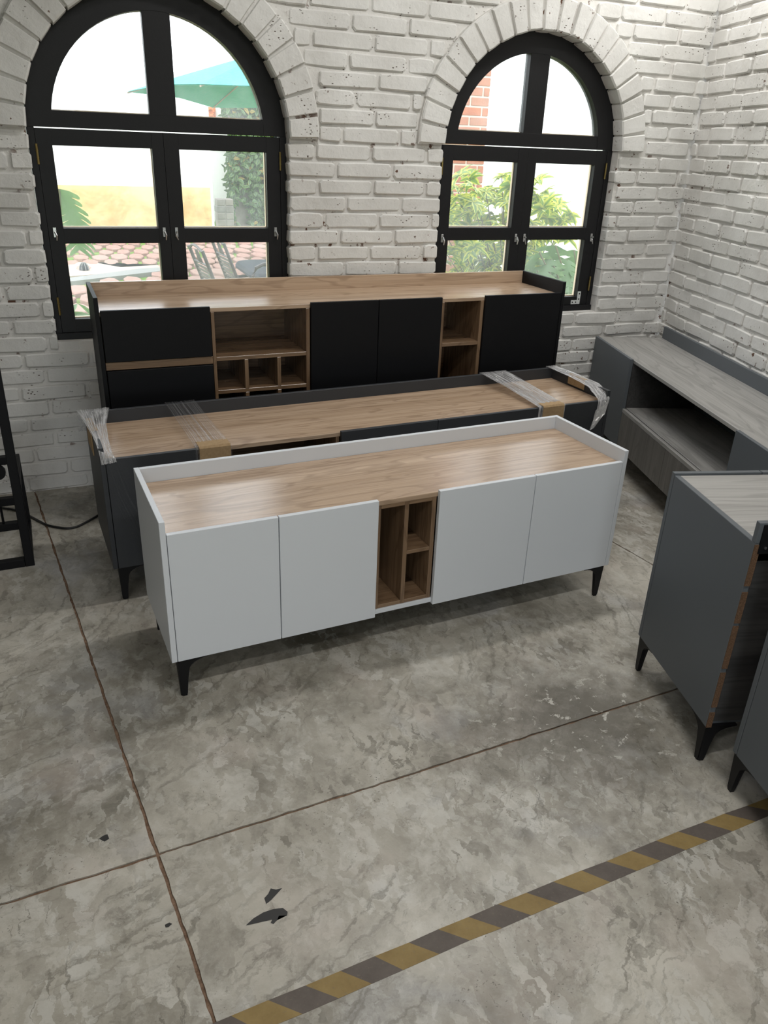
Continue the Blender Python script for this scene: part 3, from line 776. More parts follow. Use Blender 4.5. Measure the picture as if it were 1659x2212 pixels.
film('stretch_film', [((2.318, .470, .58), (2.385, .470, .58)), ((2.312, .468, .653), (2.37, .468, .653)), ((2.300, .25, .655), (2.366, .25, .658)), ((2.295, .10, .645), (2.362, .10, .657)), ((2.290, .01, .612), (2.350, .02, .640)), ((2.285, -.006, .598), (2.352, -.006, .61)), ((2.278, -.008, .50), (2.336, -.008, .53))],
     'film', 'crumpled shiny film over the end panel facing the grey media cabinet', .006, seed=5)
film('stretch_film', [((2.27, -.012, .56), (2.345, -.012, .60)), ((2.262, -.014, .51), (2.33, -.014, .54)), ((2.25, -.014, .46), (2.275, -.014, .47))], 'film', 'loose torn tail of clear film hanging at the corner facing the media cabinet', .004, nu=8, seed=6)
def card(x0, x1, y1, z0, label, zt=.613):
    bm = bmesh.new(); th = .004
    prof = [(y1, zt), (-.004, zt), (-.010, zt - .008), (-.010, z0), (-.0065, z0), (-.0065, zt - .010), (-.002, zt - .004), (y1, zt - .004)]
    a = [bm.verts.new((x0 + random.Random(i).uniform(-.001, .001), y, z)) for i, (y, z) in enumerate(prof)]; b = [bm.verts.new((x1, y, z)) for y, z in prof]
    bm.faces.new(a); bm.faces.new(b[::-1])
    for i in range(8): bm.faces.new((a[(i + 1) % 8], a[i], b[i], b[(i + 1) % 8]))
    bmesh.ops.recalc_face_normals(bm, faces=bm.faces)
    o = link('cardboard_pad', tomesh(bm, 'cardboard_pad'), 'card'); o.matrix_world = MM
    return tag(o, label, 'cardboard', 'cardboard edge pads on the charcoal sideboard')
card(.362, .484, .056, .50, 'folded brown cardboard pad over the front edge beside the open niche')
card(1.962, 2.082, .054, .50, 'folded brown cardboard pad over the front edge beside the streaky film band')
bm = bmesh.new(); prism(bm, [(2.334, .605), (2.337, .605), (2.337, .654), (2.362, .654), (2.362, .60), (2.3645, .60), (2.3645, .657), (2.334, .657)], .17, .30)
bmesh.ops.recalc_face_normals(bm, faces=bm.faces); o = link('cardboard_pad', tomesh(bm), 'card'); o.matrix_world = MM
tag(o, 'small brown cardboard strip over the end panel facing the grey media cabinet', 'cardboard', 'cardboard edge pads on the charcoal sideboard')
bm = bmesh.new(); prism(bm, [(-.0045, .55), (-.001, .55), (-.001, .6495), (.019, .6495), (.019, .63), (.0215, .63), (.0215, .6515), (-.0045, .6515)], .20, .36)
bmesh.ops.recalc_face_normals(bm, faces=bm.faces); o = link('cardboard_pad', tomesh(bm), 'card'); o.matrix_world = MM
tag(o, 'brown cardboard strip hooked over the end panel nearest the black metal rack', 'cardboard', 'cardboard edge pads on the charcoal sideboard')

# ------------------------------------------------------------------ striped floor tape
k = 2.517
up = [(30, 960), (190, 890), (345, 828), (490, 768), (645, 707), (780, 657), (915, 600), (1050, 545), (1170, 495), (1305, 445), (1420, 398), (1545, 355)]
lo = [(210, 1020), (370, 950), (520, 885), (665, 828), (800, 770), (945, 708), (1075, 655), (1210, 595), (1335, 545), (1465, 493), (1590, 440)]
U3 = [at_z(1000 + x / k, 1600 + y / k) for x, y in up]; L3 = [at_z(1000 + x / k, 1600 + y / k) for x, y in lo]
k = 2.37
upb = [(235, 1315), (425, 1235), (615, 1160), (795, 1085), (970, 1010), (1145, 940), (1295, 872)]
lob = [(385, 1392), (600, 1305), (785, 1225), (955, 1150), (1115, 1080), (1300, 998), (1455, 928)]
U2 = [at_z(400 + x / k, 1640 + y / k) for x, y in upb]; L2 = [at_z(400 + x / k, 1640 + y / k) for x, y in lob]
# boundaries along the tape: U2/L2 then continue with U3/L3
ubs = U2 + U3; lbs = L2 + L3
step = (U2[1] - U2[0]); lstep = L2[1] - L2[0]
for _ in range(4): ubs.insert(0, ubs[0] - step); lbs.insert(0, lbs[0] - lstep)
for _ in range(5): ubs.append(ubs[-1] + (U3[-1] - U3[-5]) / 4); 
for _ in range(6): lbs.append(lbs[-1] + (L3[-1] - L3[-5]) / 4)
n = min(len(ubs), len(lbs)); bm = bmesh.new()
uv_ = [bm.verts.new((p.x, p.y, .0009)) for p in ubs[:n]]; lv_ = [bm.verts.new((p.x, p.y, .0009)) for p in lbs[:n]]
ub2 = [bm.verts.new((p.x, p.y, .0001)) for p in ubs[:n]]; lb2 = [bm.verts.new((p.x, p.y, .0001)) for p in lbs[:n]]
for i in range(n - 1):
    f = bm.faces.new((lv_[i], lv_[i + 1], uv_[i + 1], uv_[i])); f.material_index = i % 2
    for a, b in ((uv_, ub2), (lb2, lv_)): bm.faces.new((a[i], a[i + 1], b[i + 1], b[i])).material_index = i % 2
o = link('hazard_tape', tomesh(bm, 'hazard_tape'), ['tape_y', 'tape_k']); tag(o, 'worn yellow and dark striped safety tape stuck across the concrete floor', 'floor tape')

# ------------------------------------------------------------------ black steel rack at the left
rk = empty('metal_rack', (-.275, -.82, 0), .045); tag(rk, 'black square-tube steel rack standing beside the brick wall', 'rack')
tb = .036; RL, RD, RHh = .95, .42, .86
for x in (-tb, -RL):
    box('leg', 'steel', rk, x, x + tb, 0, tb, 0, RHh, .002); box('leg', 'steel', rk, x, x + tb, RD - tb, RD, 0, .36 if x > -.5 else .36, .002)
for y, z in ((0, 0), (RD - tb, 0), (RD - tb, .125), (RD - tb, .325), (0, RHh - tb)): box('rail', 'steel', rk, -RL + tb, -tb, y + .001, y + tb - .001, z, z + tb, .002)
for x in (-tb, -RL):
    for z in (.0, .325): box('side_rail', 'steel', rk, x + .001, x + tb - .001, tb, RD - tb, z, z + tb, .002)
for i in range(6):
    x = -.115 - i * .14
    bm = bmesh.new(); tube(bm, [(x, RD - .02, tb), (x, RD - .02, .325)], .0055, 8); link('rod', tomesh(bm, 'rod'), 'steel', rk)
bm = bmesh.new(); tube(bm, [(-.10, RD - .06, .30), (-.10, RD - .04, .30)], .035, 16); link('wheel', tomesh(bm, 'wheel'), 'steel', rk)
# cable on the floor
bm = bmesh.new(); cp = []
raw = [(-40, 1080), (0, 1096), (30, 1101), (60, 1113), (85, 1126), (105, 1135), (140, 1141), (165, 1138), (190, 1126), (214, 1112), (240, 1096)]
for i, (x, y) in enumerate(raw): cp.append(at_z(x, y, .006))
sm = []
for i in range(len(cp) - 1):
    p0, p1, p2, p3 = cp[max(i - 1, 0)], cp[i], cp[i + 1], cp[min(i + 2, len(cp) - 1)]
    for s in range(5):
        t = s / 5; sm.append(.5 * ((2 * p1) + (p2 - p0) * t + (2 * p0 - 5 * p1 + 4 * p2 - p3) * t * t + (-p0 + 3 * p1 - 3 * p2 + p3) * t ** 3))
tube(bm, sm, .0055, 8); o = link('power_cable', tomesh(bm, 'power_cable', True), 'cable'); tag(o, 'black power cable curling over the concrete floor by the rack', 'cable')

# ------------------------------------------------------------------ garden outside the windows
def m_ground():
    t = NT('mossy_ground'); p = t.pos()
    c = t.ramp(t.noise(p, 3.0, 6, .7), [(.4, lin(84, 118, 36)), (.55, lin(112, 132, 60)), (.72, lin(150, 140, 112))])
    t.base(c, .9, .1); return t.m
MAT['ground'] = m_ground()
def m_stone(name, a, b, sc=18.0):
    t = NT(name); p = t.pos(); inf = t.add('ShaderNodeObjectInfo').outputs['Random']
    c = t.ramp(t.noise(p, sc, 5, .7), [(.3, a), (.7, b)])
    c = t.mix(t.math('MULTIPLY', inf, .35), c, lin(160, 146, 134)); t.base(c, .85, .2); t.bump(t.noise(p, 60.0, 4), .3, .01); return t.m
MAT['paver'] = m_stone('pink_paving_stone', lin(132, 96, 84), lin(168, 130, 117))
MAT['rubble'] = m_stone('grey_rubble_stone', lin(92, 90, 86), lin(128, 124, 118), 6.0)
MAT['gwall'] = simple('whitewashed_garden_wall', lin(238, 237, 233), .85, .2)
def m_ochre():
    t = NT('weathered_ochre_render'); p = t.pos()
    c = t.ramp(t.noise(p, 1.5, 6, .65, .4), [(.35, lin(196, 158, 104)), (.6, lin(222, 198, 146))])
    c = t.mix(t.ramp(t.noise(t.mapp(p, (3, 1, 14)), 1.2, 4, .6, .5), [(.66, 0.0), (.7, .5)]), c, lin(150, 122, 90)); t.base(c, .9, .1); return t.m
MAT['ochre'] = m_ochre()
MAT['redbrick'] = m_stone('red_garden_brick', lin(150, 84, 56), lin(184, 112, 78), 8.0)
MAT['pmortar'] = simple('pale_lime_mortar', lin(200, 184, 168), .9, .1)
def m_leaf(name, mid, edge, trans=.35):
    t = NT(name); uv = t.add('ShaderNodeTexCoord').outputs['UV']; u = t.add('ShaderNodeSeparateXYZ', {0: uv}).outputs[0]
    inf = t.noise(t.pos(), 9.0, 2)
    e = t.math('ABSOLUTE', t.math('SUBTRACT', u, .5)); e = t.math('ADD', e, t.math('MULTIPLY', t.math('SUBTRACT', inf, .5), .5))
    c = t.mix(t.ramp(e, [(.16, 0.0), (.34, 1.0)]), mid, edge)
    c = t.mix(t.math('MULTIPLY', t.add('ShaderNodeObjectInfo').outputs['Random'], .55), c, (mid[0] * .45, mid[1] * .5, mid[2] * .45)); t.base(c, .35, .5)
    tl = t.add('ShaderNodeBsdfTranslucent', {0: c}).outputs[0]
    t.link(t.add('ShaderNodeMixShader', {0: trans, 1: t.b.outputs[0], 2: tl}).outputs[0], t.out.inputs[0]); return t.m
MAT['leaf_y'] = m_leaf('variegated_leaf', lin(104, 140, 44), lin(214, 214, 74))
MAT['leaf_g'] = m_leaf('glossy_green_leaf', lin(84, 124, 56), lin(128, 164, 96))
MAT['leaf_i'] = m_leaf('ivy_leaf', lin(58, 88, 44), lin(96, 122, 60), .2)
MAT['leaf_o'] = m_leaf('ivy_young_leaf', lin(150, 140, 60), lin(190, 150, 80), .2)
MAT['stem'] = simple('plant_stem', lin(96, 92, 58), .8, .2)
MAT['grass'] = simple('lawn_grass', lin(120, 160, 60), .8, .2)
MAT['teal'] = None
def m_teal():
    t = NT('teal_parasol_canvas'); p = t.pos(); c = t.ramp(t.noise(p, 30.0, 4), [(.3, lin(62, 176, 158)), (.7, lin(84, 194, 176))]); t.base(c, .8, .2)
    tl = t.add('ShaderNodeBsdfTranslucent', {0: c}).outputs[0]; t.link(t.add('ShaderNodeMixShader', {0: .1, 1: t.b.outputs[0], 2: tl}).outputs[0], t.out.inputs[0]); return t.m
MAT['teal'] = m_teal()
MAT['print'] = simple('white_canvas_print', lin(240, 240, 240), .8, .2)
MAT['plastic'] = simple('dark_grey_garden_plastic', lin(58, 60, 64), .8, .15)
MAT['chairmetal'] = simple('dark_bronze_chair_metal', lin(74, 68, 64), .5, .4)
MAT['clay'] = simple('orange_clay', lin(214, 120, 56), .8, .2)
MAT['cement'] = simple('pale_cement', lin(176, 160, 144), .9, .1)
MAT['gutter'] = simple('grey_drain_channel', lin(132, 132, 128), .8, .2)

GZ = -.055
bm = bmesh.new(); bbox(bm, -25, 30, .22, 40, -.3, GZ); bbox(bm, -25, 30, -30, -8.1, -.3, GZ)
ground = link('garden_ground', tomesh(bm), 'ground'); tag(ground, 'mossy garden ground with pink irregular paving stones', 'ground', kind='structure')
pm = []
for i in range(7):
    r = random.Random(50 + i); n = 7; bm = bmesh.new()
    a = [(.112 * r.uniform(.86, 1.1) * math.cos(2 * math.pi * k / n + r.uniform(-.15, .15)), .112 * r.uniform(.86, 1.1) * math.sin(2 * math.pi * k / n + r.uniform(-.15, .15))) for k in range(n)]
    Tt = [bm.verts.new((x * .92, y * .92, .055)) for x, y in a]; Bt = [bm.verts.new((x, y, .045)) for x, y in a]; Ct = [bm.verts.new((x, y, -.01)) for x, y in a]
    bm.faces.new(Tt)
    for P_, Q_ in ((Tt, Bt), (Bt, Ct)):
        for k in range(n): bm.faces.new((P_[k], Q_[k], Q_[(k + 1) % n], P_[(k + 1) % n]))
    bmesh.ops.recalc_face_normals(bm, faces=bm.faces); me = tomesh(bm, 'paving_stone'); me.materials.append(MAT['paver']); pm.append(me)
rg = random.Random(77); cnt = 0; yy_ = 4.4; row = 0
cand = []
while yy_ < 11.2:
    x = -.3 + (.125 if row % 2 else 0)
    while x < 4.6:
        px, py, z = project((x, yy_, 0))
        if 135 < px < 590 and 515 < py < 700 and not (6.55 < yy_ - .32 * x < 7.75 and x < 1.1): cand.append((x, yy_))
        x += .275
    yy_ += .575; row += 1
for x, y in cand[:300]:
    o = bpy.data.objects.new('paving_stone', rg.choice(pm)); COL.objects.link(o); o.parent = ground
    o.location = (x + rg.uniform(-.02, .02), y + rg.uniform(-.02, .02), GZ + rg.uniform(-.004, .004)); o.rotation_euler = (0, 0, rg.uniform(-.1, .1)); s_ = rg.uniform(.86, 1.06); o.scale = (s_ * 1.1, s_ * 2.7, 1)
print('pavers', len(cand))
# cement apron, drain channel and domed drain cover
bm = bmesh.new(); q = [at_z(x, y, -.004) for x, y in ((120, 600), (160, 596), (345, 582), (345, 572), (260, 577), (200, 566), (120, 566))]
a = [bm.verts.new((p.x, p.y, -.004)) for p in q]; b = [bm.verts.new((p.x, p.y, GZ - .01)) for p in q]; bm.faces.new(a)
for i in range(len(q)): bm.faces.new((a[i], b[i], b[(i + 1) % len(q)], a[(i + 1) % len(q)]))
bmesh.ops.triangulate(bm, faces=[f for f in bm.faces if len(f.verts) > 4]); bmesh.ops.recalc_face_normals(bm, faces=bm.faces); link('cement_apron', tomesh(bm), 'cement', ground)
bm = bmesh.new(); q = [at_z(x, y, .002) for x, y in ((120, 610), (160, 607), (350, 585), (350, 577), (300, 580), (150, 600), (120, 603))]
a = [bm.verts.new((p.x, p.y, .002)) for p in q]; b = [bm.verts.new((p.x, p.y, GZ - .01)) for p in q]; bm.faces.new(a)
for i in range(len(q)): bm.faces.new((a[i], b[i], b[(i + 1) % len(q)], a[(i + 1) % len(q)]))
bmesh.ops.triangulate(bm, faces=[f for f in bm.faces if len(f.verts) > 4]); bmesh.ops.recalc_face_normals(bm, faces=bm.faces); link('drain_channel', tomesh(bm), 'gutter', ground)
dp = at_z(182, 583, 0.0); dr = empty('drain_cover', (dp.x, dp.y, -.004)); tag(dr, 'small ribbed grey dome drain cover on the patio', 'drain cover')
bm = bmesh.new(); rings = []
for i in range(6):
    t = i / 5 * HP * .96; rings.append([bm.verts.new((.062 * math.cos(t) * math.cos(k * math.pi / 6), .062 * math.cos(t) * math.sin(k * math.pi / 6), .10 * math.sin(t))) for k in range(12)])
for p, q in zip(rings, rings[1:]):
    for k in range(12): bm.faces.new((p[k], p[(k + 1) % 12], q[(k + 1) % 12], q[k]))
bm.faces.new(rings[-1]); dome = link('dome', tomesh(bm), 'plastic', dr)
for k in range(8):
    bm = bmesh.new(); t = k * math.pi / 4 + .3; tube(bm, [(.066 * math.cos(u) * math.cos(t), .066 * math.cos(u) * math.sin(t), .104 * math.sin(u)) for u in (0, .35, .7, 1.05, 1.35)], .006, 5); link('rib', tomesh(bm), 'gutter', dome)

# far garden walls
bm = bmesh.new(); bbox(bm, -6, 2.75, 11.6, 11.85, GZ, 2.7); gw = link('wall_garden', tomesh(bm), 'gwall'); tag(gw, 'whitewashed garden wall with a weathered ochre base', 'wall', kind='structure')
box('ochre_base', 'ochre', gw, -6, 2.7, 11.57, 11.6, GZ, .86, .004)
bm = bmesh.new(); bbox(bm, 2.75, 9.5, 14.3, 14.5, GZ, 3.4); gw2 = link('wall_garden', tomesh(bm), 'gwall'); tag(gw2, 'white wall behind the ivy at the end of the patio', 'wall', kind='structure')
bm = bmesh.new(); rg = random.Random(8)
for i in range(900):
    x = rg.uniform(2.3, 3.36); y = rg.uniform(13.4, 14.2); h = rg.uniform(.06, .16); a = rg.uniform(0, 3.14); d = Vector((math.cos(a), math.sin(a), 0)) * .02; tip = Vector((rg.uniform(-.05, .05), rg.uniform(-.05, .05), h))
    v = [bm.verts.new(Vector((x, y, GZ)) - d), bm.verts.new(Vector((x, y, GZ)) + d), bm.verts.new(Vector((x, y, GZ)) + tip)]; bm.faces.new(v)
o = link('lawn_strip', tomesh(bm), 'grass'); tag(o, 'strip of bright green grass at the foot of the far white wall', 'grass', kind='stuff')

def leaf_quad(bm, uvl, base, dirv, upv, L, Wd, droop=.25, seg=3):
    """a pointed leaf blade; u runs across it"""
    dirv = dirv.normalized(); side = dirv.cross(upv).normalized(); up = side.cross(dirv).normalized(); rows = []
    prof = {3: (.25, 1.0, .8, .06), 4: (.2, .85, 1.0, .62, .04)}[seg]
    for i in range(seg + 1):
        t = i / seg; c = base + dirv * L * t - up * droop * L * t * t; wv = Wd * .5 * prof[i]
        rows.append((bm.verts.new(c - side * wv + up * wv * .25), bm.verts.new(c + side * wv + up * wv * .25), bm.verts.new(c), t))
    for a, b in zip(rows, rows[1:]):
        for i0, i1, u0, u1 in ((0, 2, 0, .5), (2, 1, .5, 1)):
            f = bm.faces.new((a[i0], a[i1], b[i1], b[i0]))
            for lp, uv in zip(f.loops, ((u0, a[3]), (u1, a[3]), (u1, b[3]), (u0, b[3]))): lp[uvl].uv = uv
# ivy on the far wall
iv = empty('ivy', (4.3, 13.2, GZ)); tag(iv, 'dense dark ivy with a few orange leaves covering a wall pier', 'ivy')
bm = bmesh.new(); bbox(bm, -.8, 1.6, .05, .6, 0, 3.0); link('pier', tomesh(bm), 'rubble', iv)
for nm, cnt_, mt, sd in (('foliage', 5200, 'leaf_i', 1), ('young_foliage', 500, 'leaf_o', 2)):
    bm = bmesh.new(); uvl = bm.loops.layers.uv.new('UVMap'); rg = random.Random(sd)
    for i in range(cnt_):
        x = rg.uniform(-.86, 1.6); z = rg.uniform(.02, 3.05); 
        if x < -.55 and z < .7 * rg.random() + .5: continue
        dpt = -abs(rg.gauss(0, .07)) + .04
        if rg.random() < .08: x = -.86 + rg.uniform(-.05, .05); dpt = rg.uniform(-.05, .5)
        leaf_quad(bm, uvl, Vector((x, dpt, z)), Vector((rg.uniform(-1, 1), rg.uniform(-.9, -.1), rg.uniform(-1.2, .4))), Vector((rg.uniform(-.4, .4), -1, .6)), rg.uniform(.09, .16), rg.uniform(.05, .09), .2)
    o = link(nm, tomesh(bm), mt, iv); o['kind'] = 'stuff'
rg = random.Random(5); pl = empty('stone_pier', (3.18, 12.7, GZ)); tag(pl, 'low grey rubble stone pier beside the ivy', 'pier')
for k in range(5):
    for j in range(2): box('stone', 'rubble', pl, -.17 + j * .17 + rg.uniform(0, .01), -.005 + j * .17, 0, .3, k * .13 + .004, k * .13 + .126, .012)
box('core', 'rubble', pl, -.16, .165, .01, .29, 0, .64)
o = empty('clay_ornament', (3.12, 14.215, 2.05)); tag(o, 'orange pierced clay block on top of the white wall', 'ornament')
for k in range(2):
    for j in range(2):
        bm = bmesh.new(); tube(bm, [(.06 * math.cos(t * math.pi / 6) + j * .14, 0, .06 * math.sin(t * math.pi / 6) + k * .13) for t in range(13)], .022, 6); link('scroll', tomesh(bm), 'clay', o)
box('slab', 'clay', o, -.1, .24, .02, .08, -.09, .22)

# teal parasol
pz_ = 2.10; pr = empty('parasol', (2.6, 6.2, GZ)); tag(pr, 'teal canvas garden parasol with dark underside standing on the patio', 'parasol')
rim = [Vector((.86, 5.65, pz_)), Vector((1.29, 3.62, pz_)), Vector((3.55, 3.75, pz_ + .03)), Vector((4.5, 5.6, pz_ + .03)), Vector((4.4, 8.4, pz_)), Vector((2.35, 8.95, pz_))]
ap = Vector((2.62, 6.2, 2.66)); base_ = Vector((2.6, 6.2, GZ))
bm = bmesh.new()
for lay_ in (0, -.006):
    A_ = bm.verts.new(ap - base_ + Vector((0, 0, lay_))); Rm = []
    for i, p in enumerate(rim):
        q = rim[(i + 1) % 6]; Rm.append(bm.verts.new(p - base_ + Vector((0, 0, lay_)))); mid_ = (p + q) / 2; mid_ = mid_.lerp(ap, .03); Rm.append(bm.verts.new(Vector((mid_.x, mid_.y, pz_ + .035)) - base_ + Vector((0, 0, lay_))))
    for i in range(12):
        f = (A_, Rm[i], Rm[(i + 1) % 12]); bm.faces.new(f if lay_ == 0 else f[::-1])
canopy = link('canopy', tomesh(bm), 'teal', pr)
bm = bmesh.new(); tube(bm, [(0, 0, 0), (0, 0, 2.68)], .022, 10); link('pole', tomesh(bm), 'plastic', pr)
for p in rim:
    bm = bmesh.new(); tube(bm, [ap - base_ + Vector((0, 0, -.04)), p - base_ + Vector((0, 0, -.015))], .008, 6); link('rib', tomesh(bm), 'cement', pr)
bm = bmesh.new(); tube(bm, [(0, 0, 0), (0, 0, .05), (0, 0, .06), (0, 0, .3)], [.26, .26, .05, .04], 16); link('base', tomesh(bm), 'plastic', pr)
# blurred white print on the panel facing the window: block letter E and a dash
def on_panel(u, v):  # u along the rim edge, v up towards the apex
    p = rim[1].lerp(rim[2], u); p.z = pz_ + .035 * (1 - abs(2 * u - 1)); return p.lerp(ap, v)
nrm_ = (rim[2] - rim[1]).cross(ap - rim[1]).normalized() * (-1 if (rim[2] - rim[1]).cross(ap - rim[1]).dot(CAM - ap) < 0 else 1)
bm = bmesh.new()
for u0, u1, v0, v1 in ((.20, .225, .16, .34), (.20, .275, .16, .20), (.20, .265, .23, .27), (.20, .275, .30, .34), (.29, .33, .22, .27)):
    bm.faces.new([bm.verts.new(on_panel(u, v) - base_ + nrm_ * .012) for u, v in ((u0, v0), (u1, v0), (u1, v1), (u0, v1))])
bmesh.ops.recalc_face_normals(bm, faces=bm.faces); link('print', tomesh(bm), 'print', canopy)

# patio chairs with slatted backs, leaning back
def slat_chair(loc, rz, label, tilt=.36):
    root = empty('patio_chair', loc, rz); tag(root, label, 'chair', 'slatted patio chairs')
    # local: chair faces +x, back leans to -x
    def bk(h): return (-.22 - math.tan(tilt) * (h - .4) , h)
    for y in (-.19, .19):
        bm = bmesh.new(); tube(bm, [(bk(.30)[0], y, .30), (bk(.94)[0], y, .94)], .014, 8); link('stile', tomesh(bm), 'chairmetal', root)
        bm = bmesh.new(); tube(bm, [(-.18, y, .0), (-.2, y, .38), (.2, y, .4), (.24, y, 0)], .013, 8); link('leg', tomesh(bm), 'chairmetal', root)
        bm = bmesh.new(); tube(bm, [(bk(.6)[0], y, .6), (.15, y, .62), (.22, y, .4)], .013, 8); link('armrest', tomesh(bm), 'chairmetal', root)
    for k in range(13):
        h = .42 + k * .031; bm = bmesh.new(); x = bk(h)[0]; bbox(bm, x - .004, x + .004, -.18, .18, h - .008, h + .008); link('slat', tomesh(bm), 'chairmetal', root)
    bm = bmesh.new(); h = .825; tube(bm, [(bk(h)[0], -.19, h), (bk(h)[0], .19, h)], .009, 6); link('cross_bar', tomesh(bm), 'chairmetal', root)
    bm = bmesh.new(); tube(bm, [(bk(.92 + .045 * math.sin(math.pi * t / 8))[0], -.19 + .0475 * t, .92 + .045 * math.sin(math.pi * t / 8)) for t in range(9)], .011, 6); link('top_rail', tomesh(bm), 'chairmetal', root)
    for k in range(-2, 3):
        bm = bmesh.new(); tube(bm, [(bk(.83)[0], k * .025, .83), (bk(.93)[0], k * .012, .93)], .006, 5); link('spindle', tomesh(bm), 'chairmetal', root)
    for k in range(9): box('seat_slat', 'chairmetal', root, -.2 + k * .047, -.165 + k * .047, -.18, .18, .395, .41, .002)
    return root
c1 = at_z(418, 534, .885); c2 = at_z(466, 519, .885)
slat_chair((c1.x + .415, c1.y, GZ), .12, 'dark bronze slatted patio chair farther from the grey patio table', .34)
slat_chair((c2.x + .415, c2.y, GZ), .10, 'dark bronze slatted patio chair standing next to the grey patio table', .34)
tp = at_z(560, 575, .70); tb_ = empty('patio_table', (tp.x + .33, tp.y + .05, GZ)); tag(tb_, 'dark grey plastic patio table with rounded corners', 'table')
bm = bmesh.new(); outl = []
for sx, sy, a0 in ((1, 1, 0), (-1, 1, HP), (-1, -1, 2 * HP), (1, -1, 3 * HP)):
    for t in range(5): a = a0 + t / 4 * HP; outl.append((sx * .3 + .17 * math.cos(a), sy * .28 + .17 * math.sin(a)))
for z0, z1, k1, k2 in ((.72, .745, 1.0, .96), (.70, .72, 1.0, 1.0)):
    a = [bm.verts.new((x * k1, y * k1, z0)) for x, y in outl]; b = [bm.verts.new((x * k2, y * k2, z1)) for x, y in outl]
    bm.faces.new(a[::-1]); bm.faces.new(b)
    for i in range(len(outl)): bm.faces.new((a[i], a[(i + 1) % len(outl)], b[(i + 1) % len(outl)], b[i]))
link('table_top', tomesh(bm), 'plastic', tb_)
for sx in (-1, 1):
    for sy in (-1, 1): bm = bmesh.new(); tube(bm, [(sx * .30, sy * .28, 0), (sx * .27, sy * .25, .71)], [.018, .028], 8); link('leg', tomesh(bm), 'plastic', tb_)
ac = at_y(566, 575, 1.15); ar = empty('garden_armchair', (ac.x + .18, 1.15, GZ)); tag(ar, 'dark garden armchair with a diamond lattice back in front of the table', 'chair')
def tubeo(nm, pts, r, mt='chairmetal'): bm = bmesh.new(); tube(bm, pts, r, 8); link(nm, tomesh(bm), mt, ar)
hz = ac.z - GZ
tubeo('back_frame', [(-.24, 0, 0), (-.24, 0, hz - .06), (-.22, 0, hz - .01), (-.17, 0, hz + .012), (0, 0, hz), (.2, 0, hz - .03), (.26, 0, hz - .08), (.26, 0, 0)], .013)
tubeo('back_rail', [(-.24, 0, hz - .10), (.26, 0, hz - .10)], .010); tubeo('back_rail', [(-.24, 0, hz - .36), (.26, 0, hz - .36)], .010)
for k in range(9):
    x = -.2 + k * .055
    tubeo('lattice_wire', [(x, .004, hz - .10), (min(x + .13, .26), .004, hz - .10 - min(.26, (min(x + .13, .26) - x) * 2))], .0035); tubeo('lattice_wire', [(x, -.004, hz - .10), (max(x - .13, -.24), -.004, hz - .10 - min(.26, (x - max(x - .13, -.24)) * 2))], .0035)
box('seat', 'chairmetal', ar, -.24, .26, .02, .46, .38, .41, .004)
for x in (-.24, .26): tubeo('leg', [(x, .44, 0), (x, .44, .40)], .013); tubeo('armrest', [(x, .0, .62), (x, .40, .62), (x, .44, .40)], .013)

# big split leaf and low plants beside the first window
def split_leaf(L, Wd, seed, n=6, deep=False):
    """heart-shaped blade cut into lobes along its outer part"""
    r = random.Random(seed); bm = bmesh.new(); uvl = bm.loops.layers.uv.new('UVMap')
    st = ((0, 1.0), (.14, .95), (.4, .62), (.75, .60), (1.0, .12)) if deep else ((0, 1.0), (.42, 1.0), (.62, .80), (.88, .70), (1.0, .34))
    for s_ in (-1, 1):
        for i in range(n):
            t = (i + .5) / n; wd = Wd * .5 * math.sin(math.pi * (.22 + .74 * t)) ** .6 * r.uniform(.9, 1.08); hl = L / n * .5; prev = None; cu = r.uniform(.2, .5) if deep else .22
            for j, (u, k) in enumerate(st):
                cy = L * t + wd * u * (.18 + .5 * t) - .08 * L * (1 - t) * u; cz = -.14 * L * t * t - cu * wd * u * u
                a_ = bm.verts.new((s_ * wd * u, cy - hl * k, cz)); b_ = bm.verts.new((s_ * wd * u, cy + hl * k, cz - .01 * k))
                if prev:
                    f = bm.faces.new((prev[0], a_, b_, prev[1]) if s_ > 0 else (prev[0], prev[1], b_, a_))
                    for lp in f.loops: lp[uvl].uv = (.5 + .3 * s_ * u, t)
                prev = (a_, b_)
    return tomesh(bm, 'leaf', True)
def bent_stem(root, p0, p1, r=.007, nm='stem'):
    p0, p1 = Vector(p0), Vector(p1); md = p0.lerp(p1, .55) + Vector((0, 0, .12 * (p1 - p0).length)); bm = bmesh.new(); tube(bm, [p0, p0.lerp(md, .5) + Vector((0, 0, .03)), md, p1], r, 6); link(nm, tomesh(bm), 'stem', root)
mo = empty('monstera', (-.05, 1.35, GZ)); tag(mo, 'monstera with large split leaves outside the larger window', 'plant')
lp_ = at_y(128, 408, 1.25)
for k, (dx, dy, dz, s_, rx, rz) in enumerate(((0, 0, 0, 1.0, -1.15, -.25), (-.26, .1, .12, .8, -1.0, .5), (-.3, .3, -.3, .9, -.9, .9))):
    q = Vector((lp_.x + dx, 1.25 + dy, lp_.z + dz)) - Vector((-.05, 1.35, GZ)); o = link('leaf', split_leaf(.36 * s_, .40 * s_, 5 + k, 10), 'leaf_g', mo, q, (rx, 0, rz - .55)); bent_stem(mo, (0, 0, 0), q)
def whorl_mesh(seed, nl=7, L=.105, Wd=.056):
    r = random.Random(seed); bm = bmesh.new(); uvl = bm.loops.layers.uv.new('UVMap')
    for k in range(nl):
        a = 2 * math.pi * k / nl + r.uniform(-.25, .25); leaf_quad(bm, uvl, Vector((0, 0, 0)), Vector((math.cos(a), math.sin(a), r.uniform(-.15, .45))), Vector((0, 0, 1)), L * r.uniform(.8, 1.15), Wd * r.uniform(.85, 1.15), .35)
    return tomesh(bm, 'leaf')
